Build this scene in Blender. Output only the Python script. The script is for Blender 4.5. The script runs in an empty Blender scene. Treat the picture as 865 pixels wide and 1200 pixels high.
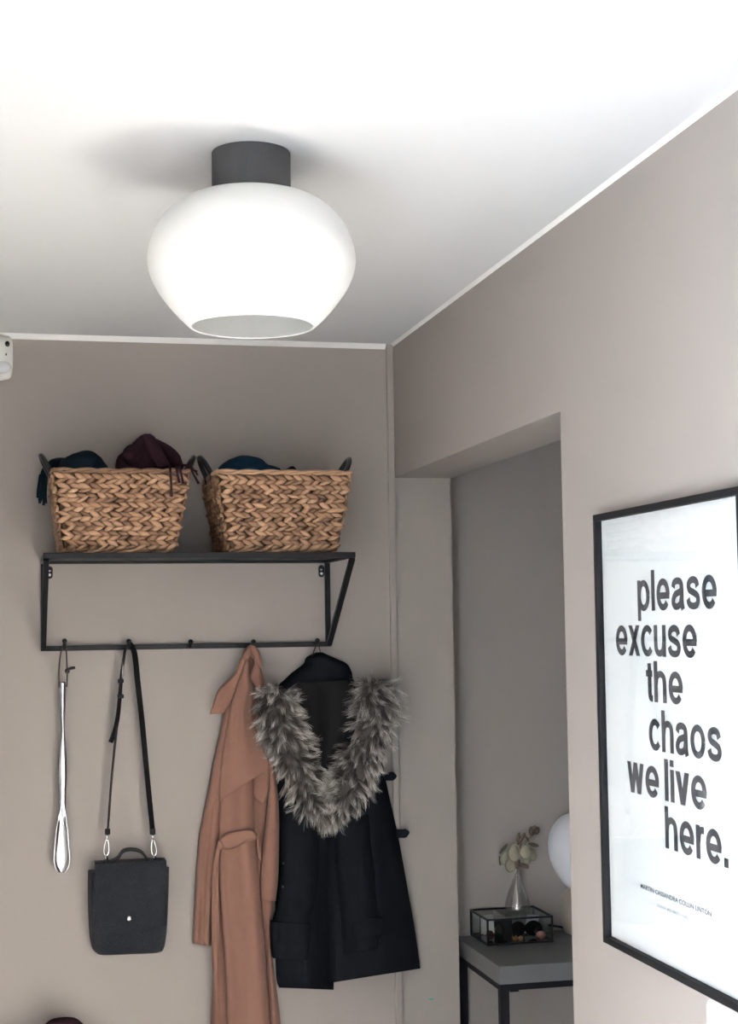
import bpy, math, random
from mathutils import Vector, Matrix, noise
random.seed(7)
sc = bpy.context.scene
C = sc.collection

# ------------------------------------------------------------------ camera
F_PX, CX, CY = 1811.1878, 432.5, 600.0
YAW, PITCH, ROLL = 0.22786, 0.07414, -0.01351
EYE = 1.6712                       # eye height above the floor (m)
D, WX, CEIL = 3.9552, 0.9871, 2.42  # back wall y, right wall x, ceiling z
fwd = Vector((math.sin(YAW)*math.cos(PITCH), math.cos(YAW)*math.cos(PITCH), math.sin(PITCH)))
right = Vector((math.cos(YAW), -math.sin(YAW), 0))
up = right.cross(fwd)
r2 = right*math.cos(ROLL) + up*math.sin(ROLL)
u2 = -right*math.sin(ROLL) + up*math.cos(ROLL)
cd = bpy.data.cameras.new('camera'); cam = bpy.data.objects.new('camera', cd); C.objects.link(cam)
cd.sensor_fit = 'VERTICAL'; cd.sensor_height = 24.0; cd.lens = 24.0*F_PX/1200.0
cd.clip_start = 0.02; cd.clip_end = 100
cam.matrix_world = Matrix(((r2.x, u2.x, -fwd.x, 0), (r2.y, u2.y, -fwd.y, 0), (r2.z, u2.z, -fwd.z, EYE), (0, 0, 0, 1)))
sc.camera = cam

# ------------------------------------------------------------------ world, sun, daylight
w = bpy.data.worlds.new('world'); sc.world = w; w.use_nodes = True
bg = w.node_tree.nodes['Background']; bg.inputs[0].default_value = (0.62, 0.78, 1.0, 1); bg.inputs[1].default_value = 1.0

def light(name, kind, loc, target, energy, color, **kw):
    ld = bpy.data.lights.new(name, kind); ld.energy = energy; ld.color = color
    for k, v in kw.items(): setattr(ld, k, v)
    o = bpy.data.objects.new(name, ld); C.objects.link(o); o.location = loc
    o.rotation_euler = (Vector(target)-Vector(loc)).to_track_quat('-Z', 'Y').to_euler()
    return o
XL = -0.32                         # left wall
YF = -1.6                          # inner face of the wall behind the camera
# sun: passes the window in the left wall and lands on the right wall and floor beside the viewer
WIN = (-0.10, 0.72, 0.10, 2.05)    # glazed door opening behind the viewer x0,x1,z0,z1
LW = (0.45, 0.95, 0.15, 1.65)     # window in the left wall y0,y1,z0,z1
sun_dir = Vector((1.0, (2.1157-LW[1])/(WX-XL), (1.1184-(LW[3]-0.03))/(WX-(XL-0.09))))
light('sun', 'SUN', (-3, -3, 5), Vector((-3, -3, 5))+sun_dir, 170.0, (0.95, 0.965, 0.985), angle=0.009)
light('sky_light_through_glazed_door', 'AREA', (0.31, YF-0.16, 1.1), (0.31, 3, 1.1), 0.6, (0.88, 0.94, 1.0), shape='RECTANGLE', size=0.84, size_y=1.95)
light('sky_light_through_left_window', 'AREA', (XL-0.17, 0.70, 0.9), (2, 0.70, 0.8), 46.0, (0.70, 0.81, 1.0), shape='RECTANGLE', size=0.5, size_y=1.5)
light('next_room_fill_light', 'AREA', (3.05, 2.9, 1.3), (1.2, 3.6, 0.9), 0.05, (0.75, 0.86, 1.0), shape='RECTANGLE', size=1.2, size_y=1.2)  # added weak blue fill inside the next room; no window stands there

sc.cycles.transparent_max_bounces = 32; sc.cycles.sample_clamp_indirect = 0.0   # keep the full bounce of the sun patch
vs = sc.view_settings
vs.view_transform = 'Standard'; vs.look = 'None'; vs.gamma = 1.0; vs.use_curve_mapping = False
vs.exposure = 1.62

# ------------------------------------------------------------------ helpers
def ray(px, py): return fwd + r2*((px-CX)/F_PX) - u2*((py-CY)/F_PX)
EV = Vector((0, 0, EYE))
def atY(px, py, y): d = ray(px, py); return EV + d*(y/d.y)
def atX(px, py, x): d = ray(px, py); return EV + d*(x/d.x)
def atZ(px, py, z): d = ray(px, py); return EV + d*((z-EYE)/d.z)
def bk(px, py, off): return atY(px, py, D-off)      # a point standing off the back wall

def srgb(r, g, b):
    return tuple(((c/255)/12.92 if c/255 <= 0.04045 else ((c/255+0.055)/1.055)**2.4) for c in (r, g, b))+(1,)

def mat(name, col, rough=0.6, metal=0.0, noise_scale=0, noise_amt=0.0, bump=0.0, bump_scale=80, spec=0.5, coat=0.0, sheen=0.0):
    m = bpy.data.materials.new(name); m.use_nodes = True
    nt = m.node_tree; p = nt.nodes['Principled BSDF']
    if len(col) == 3: col = tuple(col)+(1,)
    p.inputs['Base Color'].default_value = col
    p.inputs['Roughness'].default_value = rough; p.inputs['Metallic'].default_value = metal
    p.inputs['Specular IOR Level'].default_value = spec
    p.inputs['Coat Weight'].default_value = coat
    if sheen: p.inputs['Sheen Weight'].default_value = sheen; p.inputs['Sheen Roughness'].default_value = 0.5
    tc = nt.nodes.new('ShaderNodeTexCoord')
    if noise_amt:
        n = nt.nodes.new('ShaderNodeTexNoise'); n.inputs['Scale'].default_value = noise_scale; n.inputs['Detail'].default_value = 4
        nt.links.new(tc.outputs['Object'], n.inputs['Vector'])
        mr = nt.nodes.new('ShaderNodeMapRange'); mr.inputs[3].default_value = 1-noise_amt; mr.inputs[4].default_value = 1+noise_amt
        nt.links.new(n.outputs['Fac'], mr.inputs[0])
        mx = nt.nodes.new('ShaderNodeVectorMath'); mx.operation = 'SCALE'; mx.inputs[0].default_value = col[:3]
        nt.links.new(mr.outputs[0], mx.inputs['Scale']); nt.links.new(mx.outputs[0], p.inputs['Base Color'])
    if bump:
        n2 = nt.nodes.new('ShaderNodeTexNoise'); n2.inputs['Scale'].default_value = bump_scale; n2.inputs['Detail'].default_value = 3
        nt.links.new(tc.outputs['Object'], n2.inputs['Vector'])
        b = nt.nodes.new('ShaderNodeBump'); b.inputs['Strength'].default_value = bump; b.inputs['Distance'].default_value = 0.002
        nt.links.new(n2.outputs['Fac'], b.inputs['Height']); nt.links.new(b.outputs[0], p.inputs['Normal'])
    return m

WALLC = (0.340, 0.303, 0.277)
M = {
 'wall': mat('taupe_wall_paint', WALLC, 0.75, noise_scale=3, noise_amt=0.03, bump=0.12, bump_scale=120, spec=0.3),
 'bounce_wall': mat('white_bounce_paint', (0.72, 0.71, 0.70), 0.8, bump=0.08, bump_scale=120, spec=0.2),  # unseen left wall, white chosen to bounce sun back onto the right wall
 'ceiling': mat('white_ceiling_paint', (0.61, 0.61, 0.61), 0.85, bump=0.08, bump_scale=90, spec=0.2),
 'white': mat('white_trim_paint', (0.82, 0.81, 0.79), 0.5),
 'floor': mat('grey_brown_floor', (0.26, 0.245, 0.23), 0.45, noise_scale=6, noise_amt=0.12),
 'black_metal': mat('black_powder_coat', (0.014, 0.014, 0.016), 0.45, bump=0.05, bump_scale=400, spec=0.18),
 'black_frame': mat('black_frame_paint', (0.012, 0.012, 0.013), 0.5, spec=0.12),
 'lampcap': mat('charcoal_lamp_cap', (0.05, 0.05, 0.053), 0.6, noise_scale=20, noise_amt=0.08, bump=0.05, bump_scale=200),
 'plastic': mat('white_plastic', (0.75, 0.74, 0.70), 0.35),
 'plastic_grey': mat('milky_plastic', (0.62, 0.63, 0.65), 0.25),
 'black_plastic': mat('black_plastic', (0.01, 0.01, 0.01), 0.2),
 'steel': mat('polished_steel', (0.40, 0.40, 0.42), 0.22, 1.0),
 'silver': mat('silver_hardware', (0.85, 0.84, 0.82), 0.2, 1.0),
 'leather': mat('black_grained_leather', (0.016, 0.018, 0.024), 0.45, spec=0.35),
 'strap': mat('black_strap_leather', (0.009, 0.009, 0.011), 0.55, bump=0.15, bump_scale=300, spec=0.2),
 'cord': mat('dark_brown_cord', (0.02, 0.013, 0.01), 0.6),
 'trench': mat('camel_cotton_twill', (0.25, 0.130, 0.094), 0.85, noise_scale=60, noise_amt=0.06, bump=0.1, bump_scale=500, spec=0.2, sheen=0.1),
 'wool': mat('black_wool', (0.010, 0.0115, 0.0145), 0.95, noise_scale=40, noise_amt=0.25, bump=0.35, bump_scale=350, spec=0.04, sheen=0.0),
 'lining': mat('black_lining', (0.010, 0.0095, 0.0095), 0.75, spec=0.12),
 'button': mat('grey_button', (0.12, 0.12, 0.12), 0.4),
 'liner': mat('dark_basket_core', (0.10, 0.055, 0.025), 0.9),
 'handle': mat('black_leather_handle', (0.012, 0.012, 0.013), 0.4, bump=0.2, bump_scale=200),
 'teal': mat('dark_teal_wool', (0.009, 0.021, 0.032), 0.95, noise_scale=30, noise_amt=0.2, bump=0.3, bump_scale=200, spec=0.1),
 'navy': mat('navy_knit', (0.006, 0.027, 0.055), 0.95, noise_scale=30, noise_amt=0.2, bump=0.3, bump_scale=200, spec=0.1),
 'plum': mat('dark_plum_wool', (0.030, 0.013, 0.018), 0.95, noise_scale=30, noise_amt=0.2, bump=0.3, bump_scale=200, spec=0.1),
 'paper': mat('white_poster_paper', (0.79, 0.775, 0.785), 0.7, spec=0.2),
 'ink': mat('charcoal_ink', (0.06, 0.06, 0.07), 0.7, spec=0.2),
 'ink2': mat('grey_ink', (0.10, 0.11, 0.13), 0.7, spec=0.2),
 'ink3': mat('pale_grey_ink', (0.44, 0.45, 0.49), 0.7, spec=0.2),
 'concrete': mat('grey_concrete', (0.145, 0.145, 0.145), 0.5, noise_scale=8, noise_amt=0.15, bump=0.1, bump_scale=60),
 'table_metal': mat('black_table_steel', (0.013, 0.012, 0.015), 0.5, spec=0.25),
 'leaf': mat('dried_pale_green_leaf', (0.27, 0.245, 0.18), 0.7, noise_scale=60, noise_amt=0.2),
 'leaf_brown': mat('dried_brown_leaf', (0.12, 0.085, 0.06), 0.8, noise_scale=60, noise_amt=0.2),
 'stem': mat('dried_stem', (0.10, 0.08, 0.05), 0.8),
 'lamp_base': mat('beige_ceramic', (0.30, 0.255, 0.21), 0.6, noise_scale=15, noise_amt=0.05),
 'tealmark': mat('teal_paint', (0.02, 0.35, 0.31), 0.6),
 'maroon': mat('maroon_leather', (0.07, 0.015, 0.02), 0.5),
 'amber': mat('amber_bead', (0.45, 0.22, 0.10), 0.3),
 'pinkcopper': mat('copper_pink', (0.40, 0.17, 0.13), 0.35, 0.3),
 'card': mat('white_card', (0.72, 0.72, 0.70), 0.6),
 'darklens': mat('dark_lens', (0.008, 0.007, 0.009), 0.08, coat=0.5),
}
# opal glass: white, a little translucent
def opal(name, col, tr=0.3):
    m = bpy.data.materials.new(name); m.use_nodes = True; nt = m.node_tree
    p = nt.nodes['Principled BSDF']; p.inputs['Base Color'].default_value = col; p.inputs['Roughness'].default_value = 0.38
    t = nt.nodes.new('ShaderNodeBsdfTranslucent'); t.inputs[0].default_value = col
    mx = nt.nodes.new('ShaderNodeMixShader'); mx.inputs[0].default_value = tr
    nt.links.new(p.outputs[0], mx.inputs[1]); nt.links.new(t.outputs[0], mx.inputs[2])
    nt.links.new(mx.outputs[0], nt.nodes['Material Output'].inputs[0]); return m
M['opal'] = opal('opal_glass', (0.90, 0.90, 0.88, 1), 0.3)
M['opal2'] = opal('opal_glass_table_lamp', (0.86, 0.88, 0.92, 1), 0.25)
def pane_mat(name, tint=(1, 1, 1, 1), extra=0.0, rough=0.02):
    m = bpy.data.materials.new(name); m.use_nodes = True; nt = m.node_tree
    nt.nodes.remove(nt.nodes['Principled BSDF'])
    t = nt.nodes.new('ShaderNodeBsdfTransparent'); t.inputs[0].default_value = tint
    g = nt.nodes.new('ShaderNodeBsdfGlossy'); g.inputs['Roughness'].default_value = rough
    lw_ = nt.nodes.new('ShaderNodeLayerWeight'); lw_.inputs[0].default_value = 0.5
    pw_ = nt.nodes.new('ShaderNodeMath'); pw_.operation = 'POWER'; pw_.inputs[1].default_value = 5.0
    nt.links.new(lw_.outputs['Facing'], pw_.inputs[0])
    fr = nt.nodes.new('ShaderNodeMath'); fr.operation = 'MULTIPLY_ADD'; fr.inputs[1].default_value = 0.92; fr.inputs[2].default_value = 0.04
    nt.links.new(pw_.outputs[0], fr.inputs[0])
    ad = nt.nodes.new('ShaderNodeMath'); ad.operation = 'ADD'; ad.inputs[1].default_value = extra; ad.use_clamp = True
    nt.links.new(fr.outputs[0], ad.inputs[0])
    mx = nt.nodes.new('ShaderNodeMixShader'); nt.links.new(ad.outputs[0], mx.inputs[0])
    nt.links.new(t.outputs[0], mx.inputs[1]); nt.links.new(g.outputs[0], mx.inputs[2])
    nt.links.new(mx.outputs[0], nt.nodes['Material Output'].inputs[0]); return m
M['pane'] = pane_mat('clear_pane', (0.97, 0.985, 0.98, 1))
M['vase'] = pane_mat('clear_vase_glass', (0.985, 0.99, 0.99, 1), 0.07)
# woven water-hyacinth strands: tone varies from strand to strand
def straw():
    m = bpy.data.materials.new('woven_straw'); m.use_nodes = True; nt = m.node_tree; p = nt.nodes['Principled BSDF']
    oi = nt.nodes.new('ShaderNodeObjectInfo'); ge = nt.nodes.new('ShaderNodeNewGeometry')
    a = nt.nodes.new('ShaderNodeMath'); a.operation = 'ADD'
    nt.links.new(oi.outputs['Random'], a.inputs[0]); nt.links.new(ge.outputs['Random Per Island'], a.inputs[1])
    fr = nt.nodes.new('ShaderNodeMath'); fr.operation = 'FRACT'; nt.links.new(a.outputs[0], fr.inputs[0])
    tc = nt.nodes.new('ShaderNodeTexCoord'); n = nt.nodes.new('ShaderNodeTexNoise'); n.inputs['Scale'].default_value = 90; n.inputs['Detail'].default_value = 5
    nt.links.new(tc.outputs['Object'], n.inputs['Vector'])
    b = nt.nodes.new('ShaderNodeMath'); b.operation = 'MULTIPLY_ADD'; b.inputs[1].default_value = 0.5; nt.links.new(n.outputs['Fac'], b.inputs[0])
    s = nt.nodes.new('ShaderNodeMath'); s.operation = 'MULTIPLY'; s.inputs[1].default_value = 0.6; nt.links.new(fr.outputs[0], s.inputs[0])
    nt.links.new(s.outputs[0], b.inputs[2])
    cr = nt.nodes.new('ShaderNodeValToRGB'); e = cr.color_ramp.elements
    e[0].position = 0.12; e[0].color = (0.12, 0.058, 0.03, 1); e[1].position = 0.85; e[1].color = (0.46, 0.275, 0.16, 1)
    k = e.new(0.42); k.color = (0.27, 0.145, 0.078, 1)
    nt.links.new(b.outputs[0], cr.inputs[0]); nt.links.new(cr.outputs[0], p.inputs['Base Color'])
    p.inputs['Roughness'].default_value = 0.55
    bp = nt.nodes.new('ShaderNodeBump'); bp.inputs['Strength'].default_value = 0.3; bp.inputs['Distance'].default_value = 0.002
    nt.links.new(n.outputs['Fac'], bp.inputs['Height']); nt.links.new(bp.outputs[0], p.inputs['Normal'])
    return m
M['straw'] = straw()
def grain(m, scale, strength):
    nt = m.node_tree; p = nt.nodes['Principled BSDF']; tc = nt.nodes.new('ShaderNodeTexCoord'); v = nt.nodes.new('ShaderNodeTexVoronoi'); v.inputs['Scale'].default_value = scale
    nt.links.new(tc.outputs['Object'], v.inputs['Vector']); b = nt.nodes.new('ShaderNodeBump'); b.inputs['Strength'].default_value = strength; b.inputs['Distance'].default_value = 0.003; b.invert = True
    nt.links.new(v.outputs['Distance'], b.inputs['Height']); nt.links.new(b.outputs[0], p.inputs['Normal'])
grain(M['leather'], 400, 0.8)
def furmat():
    m = bpy.data.materials.new('grey_faux_fur'); m.use_nodes = True; nt = m.node_tree; p = nt.nodes['Principled BSDF']
    at = nt.nodes.new('ShaderNodeVertexColor'); at.layer_name = 'tone'
    nt.links.new(at.outputs[0], p.inputs['Base Color']); p.inputs['Roughness'].default_value = 0.5; p.inputs['Specular IOR Level'].default_value = 0.3
    return m
M['fur'] = furmat()
M['fur_base'] = mat('fur_backing', (0.07, 0.06, 0.052), 0.95)

class MB:
    def __init__(s): s.v = []; s.f = []
    def add(s, vs, fs):
        n = len(s.v); s.v += [tuple(v) for v in vs]; s.f += [tuple(i+n for i in f) for f in fs]; return s
    def box(s, lo, hi):
        x0, y0, z0 = lo; x1, y1, z1 = hi
        return s.add([(x0,y0,z0),(x1,y0,z0),(x1,y1,z0),(x0,y1,z0),(x0,y0,z1),(x1,y0,z1),(x1,y1,z1),(x0,y1,z1)],
                     [(0,3,2,1),(4,5,6,7),(0,1,5,4),(1,2,6,5),(2,3,7,6),(3,0,4,7)])
    def bar(s, a, b, wdt, hgt=None, upv=(0, 0, 1)):
        hgt = hgt or wdt; a = Vector(a); b = Vector(b); t = (b-a).normalized(); u = Vector(upv)
        x = t.cross(u)
        if x.length < 1e-4: x = t.cross(Vector((0, 1, 0)))
        x.normalize(); y = x.cross(t).normalized(); vs = []
        for q in (a, b):
            for sx, sy in ((-1,-1),(1,-1),(1,1),(-1,1)): vs.append(q + x*sx*wdt/2 + y*sy*hgt/2)
        return s.add(vs, [(0,1,2,3),(7,6,5,4),(0,4,5,1),(1,5,6,2),(2,6,7,3),(3,7,4,0)])
    def tube(s, pts, rad, seg=10, cap=True, flat=1.0, closed=False):
        pts = [Vector(p) for p in pts]; n = len(pts)
        rads = rad if isinstance(rad, (list, tuple)) else [rad]*n
        vs = []; fs = []; nrm = None
        for i, p in enumerate(pts):
            if closed: t = (pts[(i+1) % n]-pts[i-1]).normalized()
            else: t = (pts[min(i+1, n-1)]-pts[max(i-1, 0)]).normalized()
            if nrm is None:
                nrm = t.cross(Vector((0, 0, 1)))
                if nrm.length < 0.05: nrm = t.cross(Vector((0, 1, 0)))
            nrm = (nrm - t*nrm.dot(t)).normalized(); bn = t.cross(nrm)
            for k in range(seg):
                a = 2*math.pi*k/seg; vs.append(p + nrm*math.cos(a)*rads[i] + bn*math.sin(a)*rads[i]*flat)
        m = n if closed else n-1
        for i in range(m):
            for k in range(seg):
                j = (i+1) % n
                fs.append((i*seg+k, i*seg+(k+1) % seg, j*seg+(k+1) % seg, j*seg+k))
        if cap and not closed: fs.append(tuple(range(seg-1, -1, -1))); fs.append(tuple((n-1)*seg+k for k in range(seg)))
        return s.add(vs, fs)
    def lathe(s, prof, c, seg=48, cap=True):
        vs = []; fs = []; n = len(prof)
        for r, z in prof:
            for k in range(seg):
                a = 2*math.pi*k/seg; vs.append((c[0]+r*math.cos(a), c[1]+r*math.sin(a), c[2]+z))
        for i in range(n-1):
            for k in range(seg): fs.append((i*seg+k, i*seg+(k+1) % seg, (i+1)*seg+(k+1) % seg, (i+1)*seg+k))
        if cap: fs.append(tuple(range(seg-1, -1, -1))); fs.append(tuple((n-1)*seg+k for k in range(seg)))
        return s.add(vs, fs)
    def shell(s, front, back):
        nv = len(front); nu = len(front[0]); vs = [p for r in front for p in r]+[p for r in back for p in r]; N = nv*nu; fs = []
        for i in range(nv-1):
            for j in range(nu-1):
                a = i*nu+j; fs.append((a, a+nu, a+nu+1, a+1)); fs.append((N+a, N+a+1, N+a+nu+1, N+a+nu))
        for j in range(nu-1):
            fs.append((j, j+1, N+j+1, N+j)); a = (nv-1)*nu+j; fs.append((a, N+a, N+a+1, a+1))
        for i in range(nv-1):
            a = i*nu; fs.append((a, N+a, N+a+nu, a+nu)); a = i*nu+nu-1; fs.append((a, a+nu, N+a+nu, N+a))
        return s.add(vs, fs)
    def ellipsoid(s, c, r, seg=16, rings=10, fn=None, rot=None):
        c = Vector(c); vs = []; fs = []
        for i in range(rings+1):
            th = math.pi*i/rings
            for k in range(seg):
                a = 2*math.pi*k/seg; d = Vector((math.sin(th)*math.cos(a), math.sin(th)*math.sin(a), math.cos(th)))
                q = Vector((d.x*r[0], d.y*r[1], d.z*r[2]))
                if fn: q = q*fn(d)
                if rot: q = rot @ q
                vs.append(c+q)
        for i in range(rings):
            for k in range(seg): fs.append((i*seg+k, (i+1)*seg+k, (i+1)*seg+(k+1) % seg, i*seg+(k+1) % seg))
        return s.add(vs, fs)
    def mesh(s, name):
        me = bpy.data.meshes.new(name); me.from_pydata(s.v, [], s.f); me.validate(); me.update()
        return me

def place(name, me, m, parent=None, smooth=False, bevel=0, kind=None):
    if m is not None and not me.materials: me.materials.append(m)
    o = bpy.data.objects.new(name, me); C.objects.link(o)
    if parent is not None: o.parent = parent; o.matrix_parent_inverse = parent_inv(parent)
    if smooth:
        for p in me.polygons: p.use_smooth = True
    if bevel:
        b = o.modifiers.new('bevel', 'BEVEL'); b.width = bevel; b.segments = 2; b.limit_method = 'ANGLE'; b.angle_limit = 0.6
    if kind: o['kind'] = kind
    return o
def parent_inv(p):
    # parents are never rotated or scaled; a part's own mesh already sits in world space
    return Matrix.Identity(4) if p.parent is not None else Matrix.Translation(-Vector(p.location))
def build(mb, name, m, parent=None, **kw): return place(name, mb.mesh(name), m, parent, **kw)
def thing(name, label, cat, loc, group=None):
    o = bpy.data.objects.new(name, None); C.objects.link(o); o.location = loc; o.empty_display_size = 0.05
    o['label'] = label; o['category'] = cat
    if group: o['group'] = group
    return o
def tag(o, label, cat, group=None):
    o['label'] = label; o['category'] = cat
    if group: o['group'] = group
    return o
def struct(mb, name, m, label=None, **kw):
    o = build(mb, name, m, **kw); o['kind'] = 'structure'
    if label: o['label'] = label
    return o
def cr(P, t):                        # Catmull-Rom through a list of tuples, t in 0..1
    n = len(P)-1; x = min(max(t*n, 0), n-1e-6); i = int(x); f = x-i
    a, b, c, d = P[max(i-1, 0)], P[i], P[i+1], P[min(i+2, n)]
    return tuple(0.5*((2*b[k])+(-a[k]+c[k])*f+(2*a[k]-5*b[k]+4*c[k]-d[k])*f*f+(-a[k]+3*b[k]-3*c[k]+d[k])*f**3) for k in range(len(b)))
def spline(P, n): return [cr(P, i/(n-1)) for i in range(n)]

# ------------------------------------------------------------------ the setting
T = 0.155; YD = 2.6815; ZL = 2.0638; YN = 4.072; XE = 3.2
b = MB().box((XL-0.15, YF-0.2, -0.1), (XE+0.15, YN+0.15, 0)); struct(b, 'floor', M['floor'], 'grey brown floor of the hallway, below the picture')
b = MB().box((XL-0.15, YF-0.2, CEIL), (XE+0.15, YN+0.15, CEIL+0.1)); struct(b, 'ceiling', M['ceiling'], 'smooth white ceiling with the round glass lamp')
b = MB().box((XL-0.15, D, 0), (WX+T, D+0.14, CEIL)); struct(b, 'wall_back', M['wall'], 'taupe back wall behind shelf, bag and coats')
b = MB()
b.box((XL-0.15, YF-0.2, 0), (XL, LW[0], CEIL)).box((XL-0.15, LW[1], 0), (XL, D, CEIL)).box((XL-0.15, LW[0], 0), (XL, LW[1], LW[2])).box((XL-0.15, LW[0], LW[3]), (XL, LW[1], CEIL))
struct(b, 'wall_left', M['bounce_wall'], 'unseen left wall with a window, made white to bounce light')
b = MB()
for lo, hi in (((XL-0.09, LW[0], LW[2]), (XL-0.04, LW[0]+0.03, LW[3])), ((XL-0.09, LW[1]-0.03, LW[2]), (XL-0.04, LW[1], LW[3])), ((XL-0.09, LW[0]+0.03, LW[2]), (XL-0.04, LW[1]-0.03, LW[2]+0.03)), ((XL-0.09, LW[0]+0.03, LW[3]-0.03), (XL-0.04, LW[1]-0.03, LW[3]))): b.box(lo, hi)
wn = struct(b, 'window_1', M['white'], 'white window frame in the left wall, outside the picture')
build(MB().box((XL-0.07, LW[0]+0.03, LW[2]+0.03), (XL-0.065, LW[1]-0.03, LW[3]-0.03)), 'pane', M['pane'], wn)
b = MB()   # right wall: long solid stretch, then a lintel over the opening, one closed U-free outline
prof = [(YF, 0), (YD, 0), (YD, ZL), (D, ZL), (D, CEIL), (YF, CEIL)]
n = len(prof); vs_ = [(WX, y, z) for y, z in prof]+[(WX+T, y, z) for y, z in prof]
b.add(vs_, [tuple(range(n-1, -1, -1)), tuple(range(n, 2*n))]+[(i, (i+1) % n, n+(i+1) % n, n+i) for i in range(n)])
struct(b, 'wall_right', M['wall'], 'taupe right wall with the framed poster and a wide opening')
b = MB()   # wall behind the camera with the glazed door opening
x0, x1, z0, z1 = WIN
b.box((XL, YF-0.14, 0), (x0, YF, CEIL)).box((x1, YF-0.14, 0), (WX+T, YF, CEIL)).box((x0, YF-0.14, z1), (x1, YF, CEIL)).box((x0, YF-0.14, 0), (x1, YF, z0))
struct(b, 'wall_front', M['wall'], 'taupe wall behind the viewer with a glazed door')
b = MB()
for lo, hi in (((x0, YF-0.10, z0), (x0+0.03, YF-0.03, z1)), ((x1-0.03, YF-0.10, z0), (x1, YF-0.03, z1)), ((x0+0.03, YF-0.10, z1-0.03), (x1-0.03, YF-0.03, z1)), ((x0+0.03, YF-0.10, z0), (x1-0.03, YF-0.03, z0+0.03))): b.box(lo, hi)
dr = struct(b, 'door_1', M['white'], 'white glazed door frame behind the viewer')
build(MB().box((x0+0.03, YF-0.07, z0+0.03), (x1-0.03, YF-0.065, z1-0.03)), 'pane', M['pane'], dr)
b = MB().box((WX+T, YN, 0), (XE, YN+0.12, CEIL)); struct(b, 'wall_far', M['wall'], 'dim taupe wall of the next room, seen through the opening')
b = MB().box((XE, 1.4, 0), (XE+0.12, YN+0.12, CEIL)); struct(b, 'wall_side', M['wall'], 'side wall of the next room, out of sight')
b = MB().box((WX+T, 1.28, 0), (XE+0.12, 1.4, CEIL)); struct(b, 'wall_near', M['wall'], 'near wall of the next room, out of sight')
# white strip along the ceiling, a painted batten in the corner
b = MB(); h = 0.013
b.add([(XL, D, CEIL), (XL, D-h, CEIL), (XL, D, CEIL-h), (WX-0.02, D, CEIL), (WX-0.02, D-h, CEIL), (WX-0.02, D, CEIL-h)], [(0,1,2),(3,5,4),(1,4,5,2),(0,2,5,3),(0,3,4,1)])
struct(b, 'trim_1', M['white'], 'thin white strip along the top of the back wall')
b = MB(); h = 0.007
b.add([(WX, YF, CEIL), (WX-h, YF, CEIL), (WX, YF, CEIL-h), (WX, D, CEIL), (WX-h, D, CEIL), (WX, D, CEIL-h)], [(0,2,1),(3,4,5),(1,2,5,4),(0,3,5,2),(0,1,4,3)])
struct(b, 'trim_2', M['white'], 'thin white strip along the top of the right wall')
b = MB().box((0.9685, D-0.013, 0), (0.9865, D, CEIL-0.002))
struct(b, 'trim_3', M['wall'], 'narrow taupe painted batten in the wall corner', bevel=0.003)
b = MB().box((XL, D-0.012, 0), (0.968, D, 0.08)); struct(b, 'baseboard_back', M['white'])

# ------------------------------------------------------------------ ceiling lamp
LC = (0.3665, 2.372, 0)
t = thing('ceiling_lamp', 'white opal glass ceiling lamp with a black cylinder mount', 'lamp', (LC[0], LC[1], CEIL))
build(MB().lathe([(0.0, 2.42), (0.0615, 2.42), (0.0622, 2.418), (0.0622, 2.347), (0.0, 2.347)], LC, 64, cap=False), 'lamp_mount', M['lampcap'], t, smooth=False, bevel=0.0008)
sh = [(0.058, 2.352), (0.075, 2.3505), (0.100, 2.343), (0.124, 2.328), (0.145, 2.305), (0.1585, 2.277), (0.1635, 2.250), (0.1605, 2.227), (0.150, 2.203), (0.134, 2.180), (0.117, 2.160), (0.1035, 2.147), (0.0985, 2.1425)]
shs = spline(sh, 40)
inner = [(max(r-0.0045, 0.02), z-(0.004 if z > 2.3 else 0)) for r, z in reversed(shs)]
build(MB().lathe(shs+[(0.0965, 2.1415)]+inner, LC, 72, cap=False), 'glass_shade', M['opal'], t, smooth=True)
bb = MB().lathe([(0.0, 2.338), (0.014, 2.338), (0.014, 2.30), (0.022, 2.285), (0.030, 2.262), (0.027, 2.240), (0.015, 2.226), (0.0, 2.222)], LC, 24, cap=False)
build(bb, 'bulb', M['plastic'], t, smooth=True)

# ------------------------------------------------------------------ motion sensor
c = bk(-1.5, 418, 0.02)
t = thing('motion_sensor', 'white wall-mounted motion sensor with a dark lens, at the picture edge', 'sensor', (c.x, D, c.z-0.06))
front = []; back = []
for i in range(25):
    v = i/24*2-1; fr_ = []; bk_ = []
    for j in range(17):
        u = j/16*2-1
        hw = 0.034*(max(0, 1-abs(v)**5))**0.28 + 0.0005
        tp = 0.040*(1-0.55*u*u)*(1-abs(v)**4*0.75)
        fr_.append((c.x+u*hw, D-0.004-tp, c.z-v*0.0585)); bk_.append((c.x+u*hw, D-0.001, c.z-v*0.0585))
    front.append(fr_); back.append(bk_)
build(MB().shell(front, back), 'body', M['plastic'], t, smooth=True)
q = bk(8.5, 403, 0.036); build(MB().ellipsoid(q, (0.0062, 0.005, 0.0075), 16, 8), 'camera_lens', M['black_plastic'], t, smooth=True)
q = bk(7.0, 415.5, 0.036); build(MB().ellipsoid(q, (0.0022, 0.004, 0.004), 12, 8), 'indicator', M['black_plastic'], t, smooth=True)
q = bk(-1.0, 430, 0.030); build(MB().ellipsoid(q, (0.029, 0.018, 0.0185), 24, 12), 'sensor_window', M['plastic_grey'], t, smooth=True)

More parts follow.
